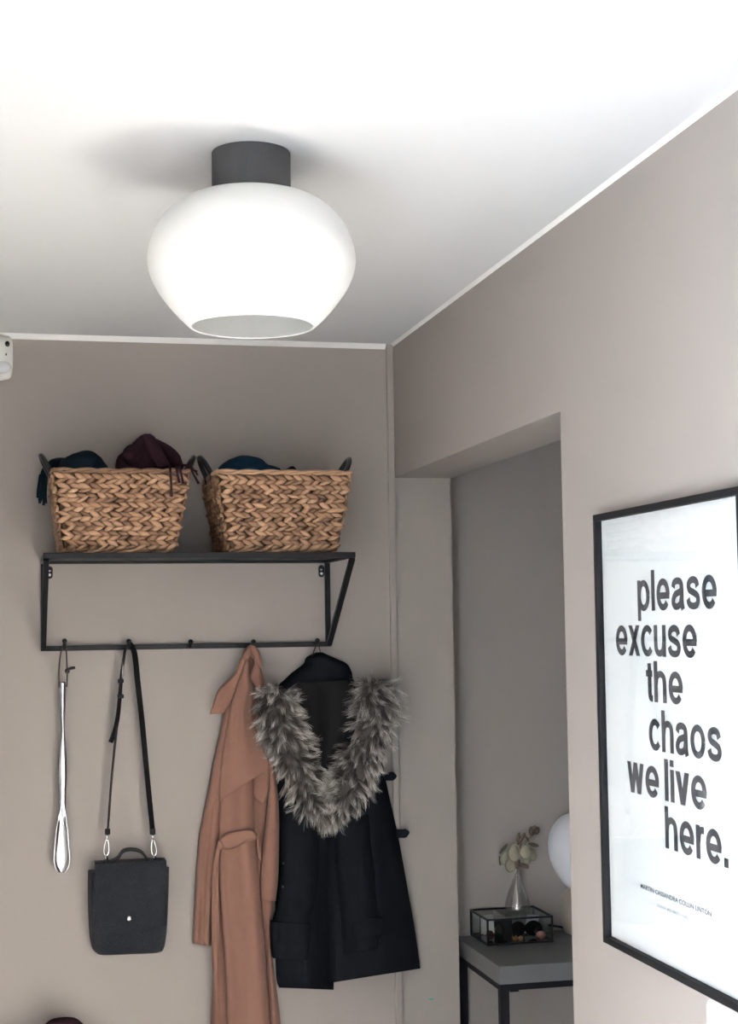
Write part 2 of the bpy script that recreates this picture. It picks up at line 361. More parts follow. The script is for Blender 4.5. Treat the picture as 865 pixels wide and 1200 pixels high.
# ------------------------------------------------------------------ coat rack: plate, frame, hooks
RX0, RX1, RD, RT, RB = 0.0715, 0.8085, 0.32, 1.8515, 1.6215
t = thing('coat_rack', 'black metal wall shelf with coat hooks under two baskets', 'coat rack', (0.44, D, RB))
s = 0.013
build(MB().box((RX0+s, D-RD+s, RT-0.006), (RX1-s, D-s, RT-0.002)), 'shelf_plate', M['black_metal'], t)
def rackbar(a, b_, wd=s, hg=s, nm='frame_bar'): build(MB().bar(a, b_, wd, hg), nm, M['black_metal'], t, bevel=0.0012)
h = s/2
rackbar((RX0, D-RD+h, RT-h), (RX1, D-RD+h, RT-h)); rackbar((RX0, D-h, RT-h), (RX1, D-h, RT-h))
for x in (RX0+h, RX1-h):
    rackbar((x, D-RD+s, RT-h), (x, D-s, RT-h))
    rackbar((x, D-h, RT-s), (x, D-h, RB+s))
    build(MB().bar((x, D-RD+h, RT-s), (x, D-h-0.012, RB+s*0.5), s, s, (1, 0, 0)), 'slanted_bar', M['black_metal'], t, bevel=0.0012)
rackbar((RX0, D-h, RB+h), (RX1, D-h, RB+h), s, s, 'hook_rail')
for x in (RX0+s+0.0085, RX1-s-0.0085):
    zc = RT-0.034
    pts = []
    m_ = MB(); prf = [(math.cos(a)*0.0078, (0.008 if math.sin(a) >= 0 else -0.008)+math.sin(a)*0.0078) for a in [2*math.pi*k/20 for k in range(20)]]
    n = 20; m_.add([(x+u, D-0.004, zc+v) for u, v in prf]+[(x+u, D-0.0005, zc+v) for u, v in prf], [tuple(range(n)), tuple(range(2*n-1, n-1, -1))]+[(i, n+i, n+(i+1) % n, (i+1) % n) for i in range(n)])
    br = build(m_, 'mounting_tab', M['black_metal'], t)
    build(MB().ellipsoid((x, D-0.0045, zc+0.005), (0.0042, 0.003, 0.0042), 12, 8), 'screw', M['silver'], br, smooth=True)
    build(MB().ellipsoid((x, D-0.004, zc-0.006), (0.0036, 0.001, 0.0036), 12, 8), 'keyhole', M['card'], br, smooth=True)
HOOK = []
for px, py in ((75.7, 751), (151, 751.5), (223.5, 752), (297, 752), (372, 750.5)):
    e = bk(px, py, 0.052); HOOK.append(e)
    a = Vector((e.x, D-s, RB+h)); p1 = Vector((e.x, D-0.030, RB+h-0.002)); p2 = Vector((e.x, D-0.044, (RB+h+e.z)/2-0.001))
    m_ = MB().tube(spline([tuple(a), tuple(p1), tuple(p2), tuple(e)], 12), 0.0043, 10)
    hk = build(m_, 'hook', M['black_metal'], t, smooth=True)
    build(MB().ellipsoid(e, (0.0063, 0.0063, 0.0063), 14, 8), 'hook_knob', M['black_metal'], hk, smooth=True)

# ------------------------------------------------------------------ woven baskets
def leaf_mesh(name, L, Wd, T_):
    # a plump pointed strand: spine along x, width along z, bulging out along -y
    vs = []; fs = []; n = 5; sec = 6
    for i in range(n):
        f = i/(n-1); k = (0.25, 0.85, 1.0, 0.85, 0.2)[i]
        for q in range(sec):
            a = 2*math.pi*q/sec
            vs.append(((f-0.5)*L, -math.sin(a)*T_*k*0.5-T_*0.2*math.sin(math.pi*f), math.cos(a)*Wd*0.5*k))
    for i in range(n-1):
        for q in range(sec): fs.append((i*sec+q, (i+1)*sec+q, (i+1)*sec+(q+1) % sec, i*sec+(q+1) % sec))
    fs.append(tuple(range(sec))); fs.append(tuple((n-1)*sec+q for q in range(sec-1, -1, -1)))
    me = bpy.data.meshes.new(name); me.from_pydata(vs, [], fs); me.update(); me.materials.append(M['straw'])
    for p in me.polygons: p.use_smooth = True
    return me
LEAF = leaf_mesh('woven_strand', 0.032, 0.0122, 0.0105)
def basket(label, fl, fr_, bl, br, seed):
    # fl.. front top-left / top-right, bottom-left / bottom-right as world x; the front face leans outwards
    rnd = random.Random(seed)
    zt, zb = 2.045, RT+0.003
    yft, yfb = D-0.300, D-0.283       # front plane at rim / base
    ybt, ybb = D-0.035, D-0.055       # back plane
    t = thing('woven_basket', label, 'basket', ((bl+br)/2, (yfb+ybb)/2, RT), 'woven baskets on the shelf')
    cx_b = (bl+br)/2
    def P(u, v, side):                # u along side 0..1, v up 0..1
        xl = bl+(fl-bl)*v; xr = br+(fr_-br)*v; yf = yfb+(yft-yfb)*v; yb = ybb+(ybt-ybb)*v; z = zb+(zt-zb)*v
        if side == 0: return Vector((xl+(xr-xl)*u, yf, z))
        if side == 1: return Vector((xr, yf+(yb-yf)*u, z))
        if side == 2: return Vector((xr+(xl-xr)*u, yb, z))
        return Vector((xl, yb+(yf-yb)*u, z))
    # core
    m_ = MB(); ins = 0.004
    o_ = [P(0, 0, 0), P(1, 0, 0), P(1, 0, 1), P(1, 0, 2)]; q_ = [P(0, 1, 0), P(1, 1, 0), P(1, 1, 1), P(1, 1, 2)]
    cen = sum(o_, Vector())/4
    def inn(p, d): return Vector((p.x+(d if p.x < cen.x else -d), p.y+(d if p.y < cen.y else -d), p.z))
    ob = [inn(p, ins) for p in o_]; ot = [inn(p, ins) for p in q_]; ib = [inn(p, 0.016)+Vector((0, 0, 0.010)) for p in o_]; it = [inn(p, 0.014) for p in q_]
    fs = [(3, 2, 1, 0)]
    for i in range(4):
        j = (i+1) % 4; fs += [(i, j, 4+j, 4+i), (4+i, 4+j, 12+j, 12+i), (12+i, 12+j, 8+j, 8+i)]
    fs.append((8, 9, 10, 11)); m_.add(ob+ot+ib+it, fs); build(m_, 'basket_core', M['liner'], t)
    rows = 8; pitch = 0.0228
    stuff = MB()
    for side in range(4):
        for r in range(rows):
            for half in range(2):
                v = 0.03+(r+0.27+half*0.46)/rows*0.93
                a0, a1 = P(0, v, side), P(1, v, side); Ls = (a1-a0).length; n = max(3, round(Ls/pitch))
                tx = (a1-a0).normalized(); upd = (P(0.5, 1, side)-P(0.5, 0, side)).normalized(); nrm = tx.cross(upd).normalized()
                for i in range(n):
                    u = (i+0.5+(0.0 if r % 2 else 0.35)+(rnd.random()-0.5)*0.25)/n
                    if u > 0.985: u = 0.985
                    p = P(u, v, side)+nrm*(0.001+rnd.random()*0.003)
                    ang = math.radians((-24 if half else 24)+(rnd.random()-0.5)*22)
                    rot = Matrix((tx, -nrm, upd)).transposed() @ Matrix.Rotation(-ang, 3, 'Y')
                    scl = 0.85+rnd.random()*0.35; sw = 0.85+rnd.random()*0.4
                    if side == 0:
                        o = bpy.data.objects.new('strand', LEAF); C.objects.link(o); o.parent = t
                        mw = Matrix.Translation(p-Vector(t.location)) @ rot.to_4x4() @ Matrix.Diagonal((scl, 1, sw, 1)); o.matrix_local = mw
                    else:
                        mw = rot @ Matrix.Diagonal((scl, 1, sw))
                        stuff.add([p+mw @ Vector(q.co) for q in LEAF.vertices], [tuple(f.vertices) for f in LEAF.polygons])
    build(stuff, 'woven_sides', M['straw'], t, smooth=True, kind='stuff')
    # rolled rim and foot: two twisted strands each
    for v, rr, nm in ((1.0, 0.0045, 'rim'), (0.0, 0.0042, 'base_braid')):
        for ph in (0, math.pi):
            pts = []; loop = []
            for side in range(4):
                for i in range(26): loop.append(P(i/26, v, side))
            for i, p in enumerate(loop):
                a = i*0.75+ph; tn = (loop[(i+1) % len(loop)]-loop[i-1]).normalized(); sd = tn.cross(Vector((0, 0, 1)))
                pts.append(p+Vector((0, 0, 0.004 if v < .5 else 0))+sd*math.cos(a)*0.0034+Vector((0, 0, math.sin(a)*0.0034)))
            build(MB().tube(pts, rr, 8, closed=True), nm+'_strand', M['straw'], t, smooth=True)
    # black loop handles at both ends
    for x, sg in ((fl, -1), (fr_, 1)):
        ym = (yft+ybt)/2; pts = []
        for i in range(19):
            a = math.pi*i/18; hgt = math.sin(a)**0.8*0.062-0.012
            pts.append((x+sg*(0.004+max(hgt, 0)*0.50)-sg*0.002, ym+math.cos(a)*0.052, zt-0.002+hgt))
        build(MB().tube(pts, 0.0062, 10), 'handle', M['handle'], t, smooth=True)
    return t
def fx(px, py): return atY(px, py, D-0.300).x
def fb(px, py): return atY(px, py, D-0.283).x
basket('woven straw basket with dark teal and plum scarves spilling out', fx(63, 556), fx(221, 556), fb(75, 646), fb(202, 646), 1)
basket('woven straw basket with a navy knit inside, nearer the wall corner', fx(255, 556), fx(410, 556), fb(270, 646), fb(392, 646), 2)

# ------------------------------------------------------------------ knitwear in the baskets
def lump(c, r, amp, sc_, seed, fold=0.0, seg=48, rings=30):
    off = Vector((seed*7.1, seed*3.3, seed))
    def fn(d):
        k = 1+amp*noise.noise(d*sc_+off)+amp*0.5*noise.noise(d*sc_*2.3+off)
        if fold: k += fold*abs(math.sin(d.x*7+d.z*4+2*noise.noise(d*1.5+off)))
        return k
    return MB().ellipsoid(c, r, seg, rings, fn)
def strands(parent, lst, m, off0, r=0.0022, nm='fringe'):
    for pts in lst:
        P3 = [tuple(bk(x, y, o)) for x, y, o in pts]
        build(MB().tube(spline(P3, 10), [r*(1.15 if i < 8 else 1.35) for i in range(10)], 6), nm, m, parent, smooth=True)
c = bk(98, 552, 0.165)
t = thing('teal_scarf', 'dark teal wool scarf with tassels over the basket side', 'scarf', tuple(c))
build(lump(c, (0.058, 0.068, 0.049), 0.08, 1.6, 1), 'folded_body', M['teal'], t, smooth=True)
c2 = bk(58, 549, 0.10)
build(MB().tube(spline([tuple(bk(84, 545, 0.12)), tuple(bk(66, 544, 0.1)), tuple(bk(54, 552, 0.085)), tuple(bk(50.5, 560, 0.08))], 14), [0.016]*6+[0.014, 0.013, 0.012, 0.011, 0.010, 0.009, 0.009, 0.009], 12), 'scarf_end', M['teal'], t, smooth=True)
strands(t, [[(47+i*1.6, 556+(i % 2), 0.08+0.006*(i % 3)), (45.5+i*1.5+(i % 2)*1.2, 566, 0.075+0.006*(i % 3)), (44+i*1.9, 577, 0.075), (44.2+i*1.7+(i % 2), 583+6*((i*2) % 3)/2+i*0.8, 0.07)] for i in range(6)], M['teal'], 0.08, 0.0026, 'tassel')
c = bk(170, 556, 0.165)
t = thing('plum_scarf', 'dark plum knitted scarf heaped high with loose fringe', 'scarf', tuple(c))
build(lump(c, (0.073, 0.068, 0.082), 0.06, 1.5, 4, 0.06), 'folded_body', M['plum'], t, smooth=True)
build(MB().tube(spline([tuple(bk(150, 538, 0.24)), tuple(bk(170, 517, 0.20)), tuple(bk(178, 522, 0.23)), tuple(bk(192, 548, 0.25))], 16), 0.017, 12), 'fold', M['plum'], t, smooth=True)
build(MB().tube(spline([tuple(bk(176, 520, 0.17)), tuple(bk(197, 531, 0.20)), tuple(bk(207, 543, 0.23)), tuple(bk(212, 547, 0.25))], 14), [0.018]*8+[0.016, 0.014, 0.012, 0.010, 0.009, 0.008], 12), 'fold', M['plum'], t, smooth=True)
strands(t, [[(198.5, 547, 0.285), (199.5, 548.5, 0.318), (200.5, 566, 0.318), (201, 582, 0.31)],
            [(205, 547.5, 0.285), (207, 549, 0.318), (209, 560, 0.318), (210.5, 566, 0.318)],
            [(209, 547.5, 0.285), (211, 549, 0.318), (213.5, 560, 0.318), (214.5, 567, 0.318)],
            [(212, 545, 0.27), (218, 545.5, 0.28), (225, 550, 0.28), (231, 553, 0.28)],
            [(213, 546, 0.27), (221, 546, 0.28), (228, 558, 0.28), (233, 567, 0.28)],
            [(214, 545.5, 0.27), (222, 546, 0.275), (229, 553, 0.275), (231.5, 557, 0.275)]], M['plum'], 0, 0.0024)
c = bk(287, 556, 0.165)
t = thing('navy_hat', 'navy knitted hat lying in the basket nearer the corner', 'hat', tuple(c))
build(lump(c, (0.066, 0.075, 0.047), 0.07, 1.4, 9), 'crown', M['navy'], t, smooth=True)
build(MB().tube(spline([tuple(bk(268, 552, 0.24)), tuple(bk(290, 549, 0.245)), tuple(bk(312, 549, 0.24)), tuple(bk(326, 553, 0.22))], 14), 0.010, 10), 'brim', M['navy'], t, smooth=True)
c = bk(343, 554, 0.22)
o = build(MB().tube(spline([tuple(bk(322, 555, 0.2)), tuple(bk(336, 552.5, 0.22)), tuple(bk(343, 549.5, 0.22)), tuple(bk(347, 556, 0.22))], 12), [0.006, 0.007, 0.008, 0.009, 0.0095, 0.01, 0.01, 0.010, 0.009, 0.008, 0.007, 0.006], 10, flat=0.6), 'black_glove', M['wool'], smooth=True)
tag(o, 'black knitted glove peeking over the rim beside the navy hat', 'glove')

# ------------------------------------------------------------------ shoehorn
c = bk(73, 911, 0.03)
t = thing('shoehorn', 'long polished steel shoehorn hanging by a dark cord', 'shoehorn', (c.x, D, bk(73, 1023, 0.03).z))
rows = [(799, 73.2, 4.2), (812, 73.2, 4.3), (830, 73.2, 3.6), (850, 73.6, 2.4), (858, 73.7, 2.3), (875, 73.4, 4.0), (905, 73.2, 5.2), (940, 73.2, 4.0), (955, 73.0, 4.6), (975, 72.6, 7.2), (995, 72.4, 9.2), (1008, 72.4, 9.8), (1016, 72.4, 8.2), (1022.5, 72.4, 3.6)]
S = spline(rows, 64); SH = S[:int(len(S)*0.30)]
front = []; back = []
NU = 15
for i, (py, pxc, hw) in enumerate(S):
    f = i/(len(S)-1); fr_ = []; bk_ = []
    scoop = min(1, max(0, (py-938)/34)); scoop = scoop*scoop*(3-2*scoop); tub = 1-min(1, max(0, (py-845)/20))
    for j in range(NU):
        u = j/(NU-1)*2-1
        dome = math.sqrt(max(0, 1-u*u))
        o_f = 0.030+(0.0070*dome)*tub+(0.0050*dome)*(1-tub)*(1-scoop)-(0.0050*(1-u*u))*scoop+0.004*scoop
        P_ = bk(pxc+u*hw, py, 0.03); fr_.append((P_.x, D-o_f, P_.z))
        o_b = o_f-0.0016 if tub < 0.5 else 0.030-(0.0070*dome)
        bk_.append((P_.x, D-o_b, P_.z))
    front.append(fr_); back.append(bk_)
build(MB().shell(front, back), 'steel_body', M['steel'], t, smooth=True)
cdp = [(69.3, 806, 0.034), (69.0, 790, 0.036), (70.2, 772, 0.042), (73, 758, 0.047), (75.7, 754.5, 0.047), (77.4, 759, 0.047), (78.2, 775, 0.042), (78.6, 790, 0.036), (78.2, 805, 0.034)]
build(MB().tube(spline([tuple(bk(*q)) for q in cdp], 48), 0.0017, 8), 'cord', M['cord'], t, smooth=True)
build(MB().ellipsoid(bk(78.8, 786.5, 0.039), (0.0062, 0.005, 0.0065), 12, 8), 'knot', M['cord'], t, smooth=True)
build(MB().tube(spline([tuple(bk(79, 786, 0.041)), tuple(bk(82, 783.5, 0.044)), tuple(bk(88, 782.3, 0.044))], 8), [0.0028, 0.003, 0.0032, 0.0034, 0.0036, 0.0038, 0.0038, 0.003], 8), 'cord_tail', M['cord'], t, smooth=True)

# ------------------------------------------------------------------ handbag
c = bk(151, 1117, 0.045)
t = thing('handbag', 'small black leather handbag with a flap and silver stud', 'bag', (c.x, D, c.z))
def rows_shell(rows, off_back, fprof, nu=30, nv=40, bulge=None):
    front = []; back = []
    for i in range(nv):
        v = i/(nv-1); lx, ly, rx, ry = cr(rows, v); fr_ = []; bk_ = []
        for j in range(nu):
            u = j/(nu-1); o_ = fprof(u, v); P_ = bk(lx+(rx-lx)*u, ly+(ry-ly)*u, 0.045 if bulge is None else bulge)
            fr_.append((P_.x, D-o_, P_.z)); bk_.append((P_.x, D-(off_back(u, v) if callable(off_back) else off_back), P_.z))
        front.append(fr_); back.append(bk_)
    return MB().shell(front, back)
def ed(u, p=10): return max(0, 1-abs(2*u-1)**p)**0.5
body = [(103.6, 1021, 198.8, 1017), (103.3, 1040, 198.2, 1037), (103.8, 1070, 197.2, 1067), (105.2, 1095, 195.8, 1092), (107.5, 1109, 194, 1106), (110.2, 1115, 192.3, 1112), (114.5, 1118, 188, 1114.8)]
build(rows_shell(body, 0.008, lambda u, v: 0.018+0.050*ed(u, 8)*(ed(0.12+0.88*v, 8) if v > 0.5 else 1)*(0.86+0.14*min(1, v*3)), bulge=0.028), 'body', M['leather'], t, smooth=True)
flap = [(111.5, 1012, 194.8, 1008), (110.6, 1016, 195.0, 1012.5), (110.4, 1040, 195.2, 1037), (110.0, 1065, 195.2, 1063), (109.6, 1087, 195.0, 1085)]
def flp(u, v):
    top = min(1, v/0.08); return 0.030+0.0475*math.sqrt(max(0, 1-(1-top)**2))-0.0035*abs(2*u-1)**6
build(rows_shell(flap, lambda u, v: (flp(u, v)-0.004 if v > 0.06 else 0.02), flp, bulge=0.072), 'flap', M['leather'], t, smooth=True)
q = bk(151.7, 1076.5, 0.077)
st_ = MB().ellipsoid((q.x, D-0.077, q.z), (0.0062, 0.0045, 0.0078), 16, 10); build(st_, 'stud', M['silver'], t, smooth=True)
def ribbon(pts, wid, th, wdir=None):
    """flat strap through 3D points; wid = list of (half width vector)"""
    n = len(pts); vs = []; fs = []
    for i, p in enumerate(pts):
        p = Vector(p); tn = (Vector(pts[min(i+1, n-1)])-Vector(pts[max(i-1, 0)])).normalized()
        wv = Vector(wid[i] if isinstance(wid, list) else wid); wv = wv-tn*wv.dot(tn); nn = tn.cross(wv).normalized()*th/2
        vs += [p-wv-nn, p+wv-nn, p+wv+nn, p-wv+nn]
    for i in range(n-1):
        for k in range(4): fs.append((i*4+k, i*4+(k+1) % 4, (i+1)*4+(k+1) % 4, (i+1)*4+k))
    fs.append((3, 2, 1, 0)); fs.append(tuple((n-1)*4+k for k in range(4)))
    return MB().add(vs, fs)
hp = spline([(117, 1012.5, 0.052), (124, 1011.5, 0.056), (137, 1006, 0.056), (144, 997.5, 0.056), (154, 995.3, 0.056), (165, 998, 0.056), (172, 1006, 0.056), (177, 1009.5, 0.056), (183, 1009, 0.052)], 40)
build(ribbon([tuple(bk(*q)) for q in hp], (0.0, 0.009, 0.0022), 0.0035), 'carry_handle', M['leather'], t, smooth=False)
# shoulder strap: left run turned edge-on, right run face-on
def strp(P, n, w0, w1, nm, th=0.0028):
    pts = [tuple(bk(*q)) for q in spline(P, n)]
    ws = [tuple(Vector(w0).lerp(Vector(w1), i/(n-1))) for i in range(n)]
    return build(ribbon(pts, ws, th), nm, M['strap'], t, smooth=False)
strp([(151.5, 754, 0.040), (147, 761, 0.036), (145, 772, 0.034), (143, 785, 0.034), (141.5, 798, 0.034), (140.6, 815, 0.033), (137, 850, 0.033), (131, 910, 0.034), (127.2, 960, 0.038), (126.3, 973, 0.040)], 60, (0.004, 0.008, 0.003), (0.0016, 0.008, 0), 'shoulder_strap')
strp([(151.5, 753.5, 0.036), (154.5, 758, 0.036), (158, 768, 0.034), (161.5, 800, 0.032), (167, 850, 0.034), (173, 915, 0.036), (177.5, 960, 0.038), (178.6, 973, 0.040)], 60, (0.007, 0.006, 0.0), (0.0055, 0.006, 0), 'shoulder_strap')
strp([(141.5, 800, 0.036), (140.5, 815, 0.038), (138, 840, 0.038), (134, 858, 0.040), (129.5, 870, 0.042)], 24, (0.0035, 0.007, 0), (0.0065, 0.004, 0.002), 'strap_tail')
for py in (798, 816):
    q = bk(141.3, py, 0.036); build(MB().box((q.x-0.0075, q.y-0.009, q.z-0.005), (q.x+0.0075, q.y+0.009, q.z+0.005)), 'strap_keeper', M['strap'], t, bevel=0.0015)
q0 = bk(144.2, 775, 0.045); q1 = bk(143.2, 796, 0.045)
build(MB().tube([q0, q0.lerp(q1, .5), q1, q1+Vector((0, 0.02, 0)), q0.lerp(q1, .5)+Vector((0, 0.02, 0)), q0+Vector((0, 0.02, 0))], 0.0017, 8, closed=True), 'buckle', M['silver'], t, smooth=True)
for px0, px1 in ((126.0, 124.5), (178.8, 181.0)):
    a = bk(px0, 976, 0.042); b2 = bk(px1, 1003, 0.048)
    build(MB().box((a.x-0.0065, a.y-0.007, a.z-0.004), (a.x+0.0065, a.y+0.007, a.z+0.010)), 'strap_end', M['strap'], t, bevel=0.0015)
    m_ = MB(); loop = []
    for i in range(24):
        an = 2*math.pi*i/24; cc = a.lerp(b2, 0.62); ax = (b2-a)*0.36; loop.append(cc+ax*math.cos(an)+Vector((0.0075*math.sin(an)*(0.75+0.35*math.cos(an)), 0, 0)))
    cl = build(MB().tube(loop, 0.0019, 8, closed=True), 'snap_clip', M['silver'], t, smooth=True)
    build(MB().tube([a+Vector((0, 0, -0.003)), a.lerp(b2, 0.15), a.lerp(b2, 0.30)], 0.0028, 8), 'swivel', M['silver'], cl, smooth=True)
    e = b2+Vector((0, 0, -0.002)); ring = [e+Vector((0.0016*math.sin(an), 0.004*math.sin(an), 0.008*math.cos(an)-0.003)) for an in [2*math.pi*i/16 for i in range(16)]]
    build(MB().tube(ring, 0.0012, 6, closed=True), 'ring', M['silver'], t, smooth=True)
    f0 = bk(px1, 1012, 0.050); build(MB().tube(spline([tuple(b2), tuple(b2.lerp(f0, .5)+Vector((0.001, -.003, 0))), tuple(f0)], 8), [0.003, 0.0035, 0.004, 0.0045, 0.005, 0.0055, 0.006, 0.0065], 8, flat=0.6), 'ring_tab', M['strap'], t, smooth=True)

# ------------------------------------------------------------------ garments
def panel(name, rows, off, parent, m, bulge=0.02, folds=(), thick=0.008, nu=28, nv=56, top=0.0, bot=0.0, pw=4, wob=0.0, seed=0):
    """one cloth piece: rows of (left px, py, right px, py); off = how far its edge stands from the wall"""
    front = []; back = []
    for i in range(nv):
        v = i/(nv-1); lx, ly, rx, ry = cr(rows, v); fr_ = []; bk_ = []
        for j in range(nu):
            u = j/(nu-1)
            B = 1-abs(2*u-1)**pw
            tz = 1-top*(1-min(1, v/0.12))**2-bot*(1-min(1, (1-v)/0.08))**2
            o_ = off+bulge*B*tz
            for amp, fq, ph, dr_, v0, v1 in folds:
                k = min(1, max(0, (v-v0)/0.25)) if v1 > v0 else min(1, max(0, (v0-v)/0.25))
                o_ += amp*k*math.sin(2*math.pi*(fq*u+ph+dr_*v))*(0.35+0.65*B)
            if wob: o_ += wob*noise.noise(Vector((u*3, v*6, seed*5.3)))*B
            P_ = bk(lx+(rx-lx)*u, ly+(ry-ly)*u, o_)
            fr_.append(tuple(P_)); bk_.append((P_.x, P_.y+thick, P_.z))
        front.append(fr_); back.append(bk_)
    return build(MB().shell(front, back), name, m, parent, smooth=True)
# --- camel trench coat
c = bk(290, 1290, 0.03)
t = thing('trench_coat', 'camel brown trench coat hanging beside the black coat', 'coat', (c.x, D, c.z))
K = M['trench']
panel('back_panel', [(270, 800, 300, 800), (262, 850, 306, 850), (254, 930, 315, 930), (251, 1020, 316, 1020), (251, 1110, 316, 1110), (247, 1200, 322, 1200), (240, 1300, 332, 1300)], 0.012, t, K, 0.012, [(0.004, 3, 0.1, 0.2, 0.2, 1)], 0.006)
panel('sleeve', [(268, 815, 279, 815), (262.5, 838, 273, 838), (256.7, 866, 270, 866), (250, 897, 266, 897), (242.4, 937, 261.5, 937), (234.5, 977, 259, 977), (230.5, 1020, 254, 1020), (228, 1065, 250, 1068), (226.3, 1105.5, 247.5, 1109)], 0.020, t, K, 0.026, [(0.0035, 1.6, 0.2, 0.3, 0.2, 1), (0.0025, 2.6, 0.5, -0.4, 0.3, 1)], 0.016, wob=0.006, seed=1)
panel('front_panel', [(262, 880, 300, 880), (258.5, 915, 298, 905), (257.5, 936, 297, 930), (256.9, 985, 299, 975), (257.8, 1041, 304, 1035), (261.4, 1088, 308.5, 1085), (263.5, 1120, 311, 1120), (267.5, 1200, 317, 1200), (271, 1300, 324, 1300)], 0.040, t, K, 0.016, [(0.0055, 1.25, 0.15, 0.25, 0.3, 1), (0.003, 2.3, 0.6, -0.5, 0.2, 1)], 0.010, wob=0.008, seed=2, nv=80)
panel('front_facing', [(298, 1000, 306, 1010), (303, 1040, 315, 1045), (306, 1060, 320, 1060), (308, 1085, 318, 1085), (310, 1100, 318.5, 1100), (312, 1125, 320, 1125), (316, 1200, 329, 1200), (321, 1300, 337, 1300)], 0.022, t, K, 0.010, [(0.004, 1.0, 0.3, 0.5, 0.1, 1)], 0.008)
panel('collar_stand', [(288, 768.5, 297, 767.5), (286, 778, 299.5, 778), (284, 790, 298, 792), (280, 806, 297, 810)], 0.022, t, K, 0.006, (), 0.006, nv=20)
panel('lapel', [(288.6, 771, 291.5, 778), (283, 789, 293.5, 795), (277, 807, 297, 806), (269, 837, 295.5, 833), (263.3, 872, 299.5, 853), (259, 905, 310, 880), (257.3, 939, 319.2, 898)], 0.058, t, K, 0.012, [(0.004, 1.1, 0.55, 0.2, 0.1, 1), (0.0035, 2.2, 0.1, -0.3, 0.3, 1)], 0.006, wob=0.006, seed=3)
panel('collar', [(285.5, 768.5, 291, 768.5), (280.4, 774.5, 288.8, 776), (275.6, 789, 283.5, 790), (266.5, 798.5, 278.8, 802), (256.7, 808, 272.8, 818), (250.4, 823, 266.5, 830), (246.2, 836.8, 263, 835.8)], 0.050, t, K, 0.008, [(0.003, 0.8, 0.2, 0.3, 0.3, 1)], 0.005, nv=36)
panel('collar', [(288, 766, 301, 770), (295.6, 770.5, 304, 778), (298.4, 777, 307, 786.5), (294, 790, 309, 794), (293.3, 795, 310.6, 801), (298.5, 803.5, 308, 806), (302, 809.5, 304.2, 809.8)], 0.052, t, K, 0.007, [(0.002, 0.8, 0.4, 0.3, 0.3, 1)], 0.005, nv=36)
# the roll of the collar passing over the hook
build(MB().tube(spline([tuple(bk(286.5, 773, 0.052)), tuple(bk(289, 766.5, 0.056)), tuple(bk(294, 761.5, 0.050)), tuple(bk(299, 765, 0.056)), tuple(bk(302.5, 773, 0.056)), tuple(bk(305.5, 782, 0.055))], 24), [0.004+0.0095*math.sin(math.pi*min(1, (i+3)/27)) for i in range(24)], 12, flat=0.8), 'collar_roll', K, t, smooth=True)
panel('storm_flap', [(297, 906, 316, 899), (297.5, 918, 316, 910), (297.8, 931, 315.5, 924), (301, 937, 314, 931), (306.5, 942, 310.5, 940)], 0.052, t, K, 0.006, (), 0.005, nv=24)
panel('sleeve', [(314, 890, 321, 893), (315.5, 910, 323.5, 912), (315, 935, 326, 935), (311.5, 969, 327.2, 960), (308, 1000, 327.2, 1000), (306.3, 1030, 326, 1030), (306, 1055.5, 323.3, 1056)], 0.046, t, K, 0.022, [(0.002, 1.2, 0.3, 0.3, 0.2, 1)], 0.014, nv=44)
bl_ = panel('belt', [(257.5, 984, 257.8, 992), (263, 979, 264, 995), (271, 975.5, 271, 995), (281, 973, 280, 991.5), (290, 972, 289, 986.5), (297, 973.5, 296, 984.5), (301, 980, 300, 984)], 0.068, t, K, 0.004, (), 0.005, nu=12, nv=40)
build(MB().ellipsoid(bk(258.2, 989.5, 0.068), (0.008, 0.009, 0.012), 14, 10, lambda d: 1+0.15*math.sin(6*d.z+4*d.x)), 'belt_knot', K, t, smooth=True)
panel('belt_tail', [(254, 992, 259, 993), (251.2, 1008, 256.8, 1008), (248.7, 1030, 256.5, 1030), (248, 1072, 256.6, 1072), (248.6, 1118, 256, 1118), (250.5, 1160, 257, 1160), (252, 1215, 260, 1215), (253, 1260, 262, 1260)], 0.062, t, K, 0.003, [(0.003, 0.6, 0.2, 1.2, 0, 1)], 0.004, nu=8, nv=60)
panel('belt_loop', [(299.5, 975, 303.5, 978), (301, 990, 306, 995), (303, 1005, 307.5, 1012)], 0.050, t, K, 0.003, (), 0.004, nu=6, nv=14)

# --- black wool coat with fur hood trim
c = bk(405, 1160, 0.04)
t = thing('black_coat', 'black wool duffle coat with grey faux fur collar', 'coat', (c.x, D, c.z))
B_ = M['wool']
panel('hood', [(372, 764.5, 378, 764.5), (360, 770.5, 391, 770.5), (356.5, 778, 406, 777.5), (343, 788.5, 412, 787), (334, 797, 414.5, 796.5), (327, 805, 425, 806), (323, 830, 440, 830), (323, 870, 447, 870), (326, 905, 449.5, 905), (330, 945, 452, 945)], 0.022, t, B_, 0.044, [(0.005, 1.5, 0.3, 0.2, 0.2, 1)], 0.012, top=0.7, pw=3)
panel('hood_lining', [(349, 800, 408, 797), (350, 815, 413, 812), (354, 840, 412, 838), (362, 870, 404, 868), (370, 895, 393, 893), (376, 925, 383, 925)], 0.080, t, M['lining'], 0.004, [(0.004, 1.0, 0.05, 0.05, 0.0, 1), (0.003, 2.1, 0.6, 0.1, 0, 1)], 0.004)
panel('right_front', [(385, 900, 449, 898), (384, 936, 456.5, 935), (383, 983, 467, 982), (383, 1040, 477.5, 1040), (384, 1090, 486, 1088), (386, 1152, 492.6, 1135)], 0.024, t, B_, 0.046, [(0.006, 1.7, 0.1, 0.15, 0.2, 1), (0.003, 3.1, 0.4, -0.2, 0.3, 1)], 0.014, wob=0.006, seed=5, nv=64)
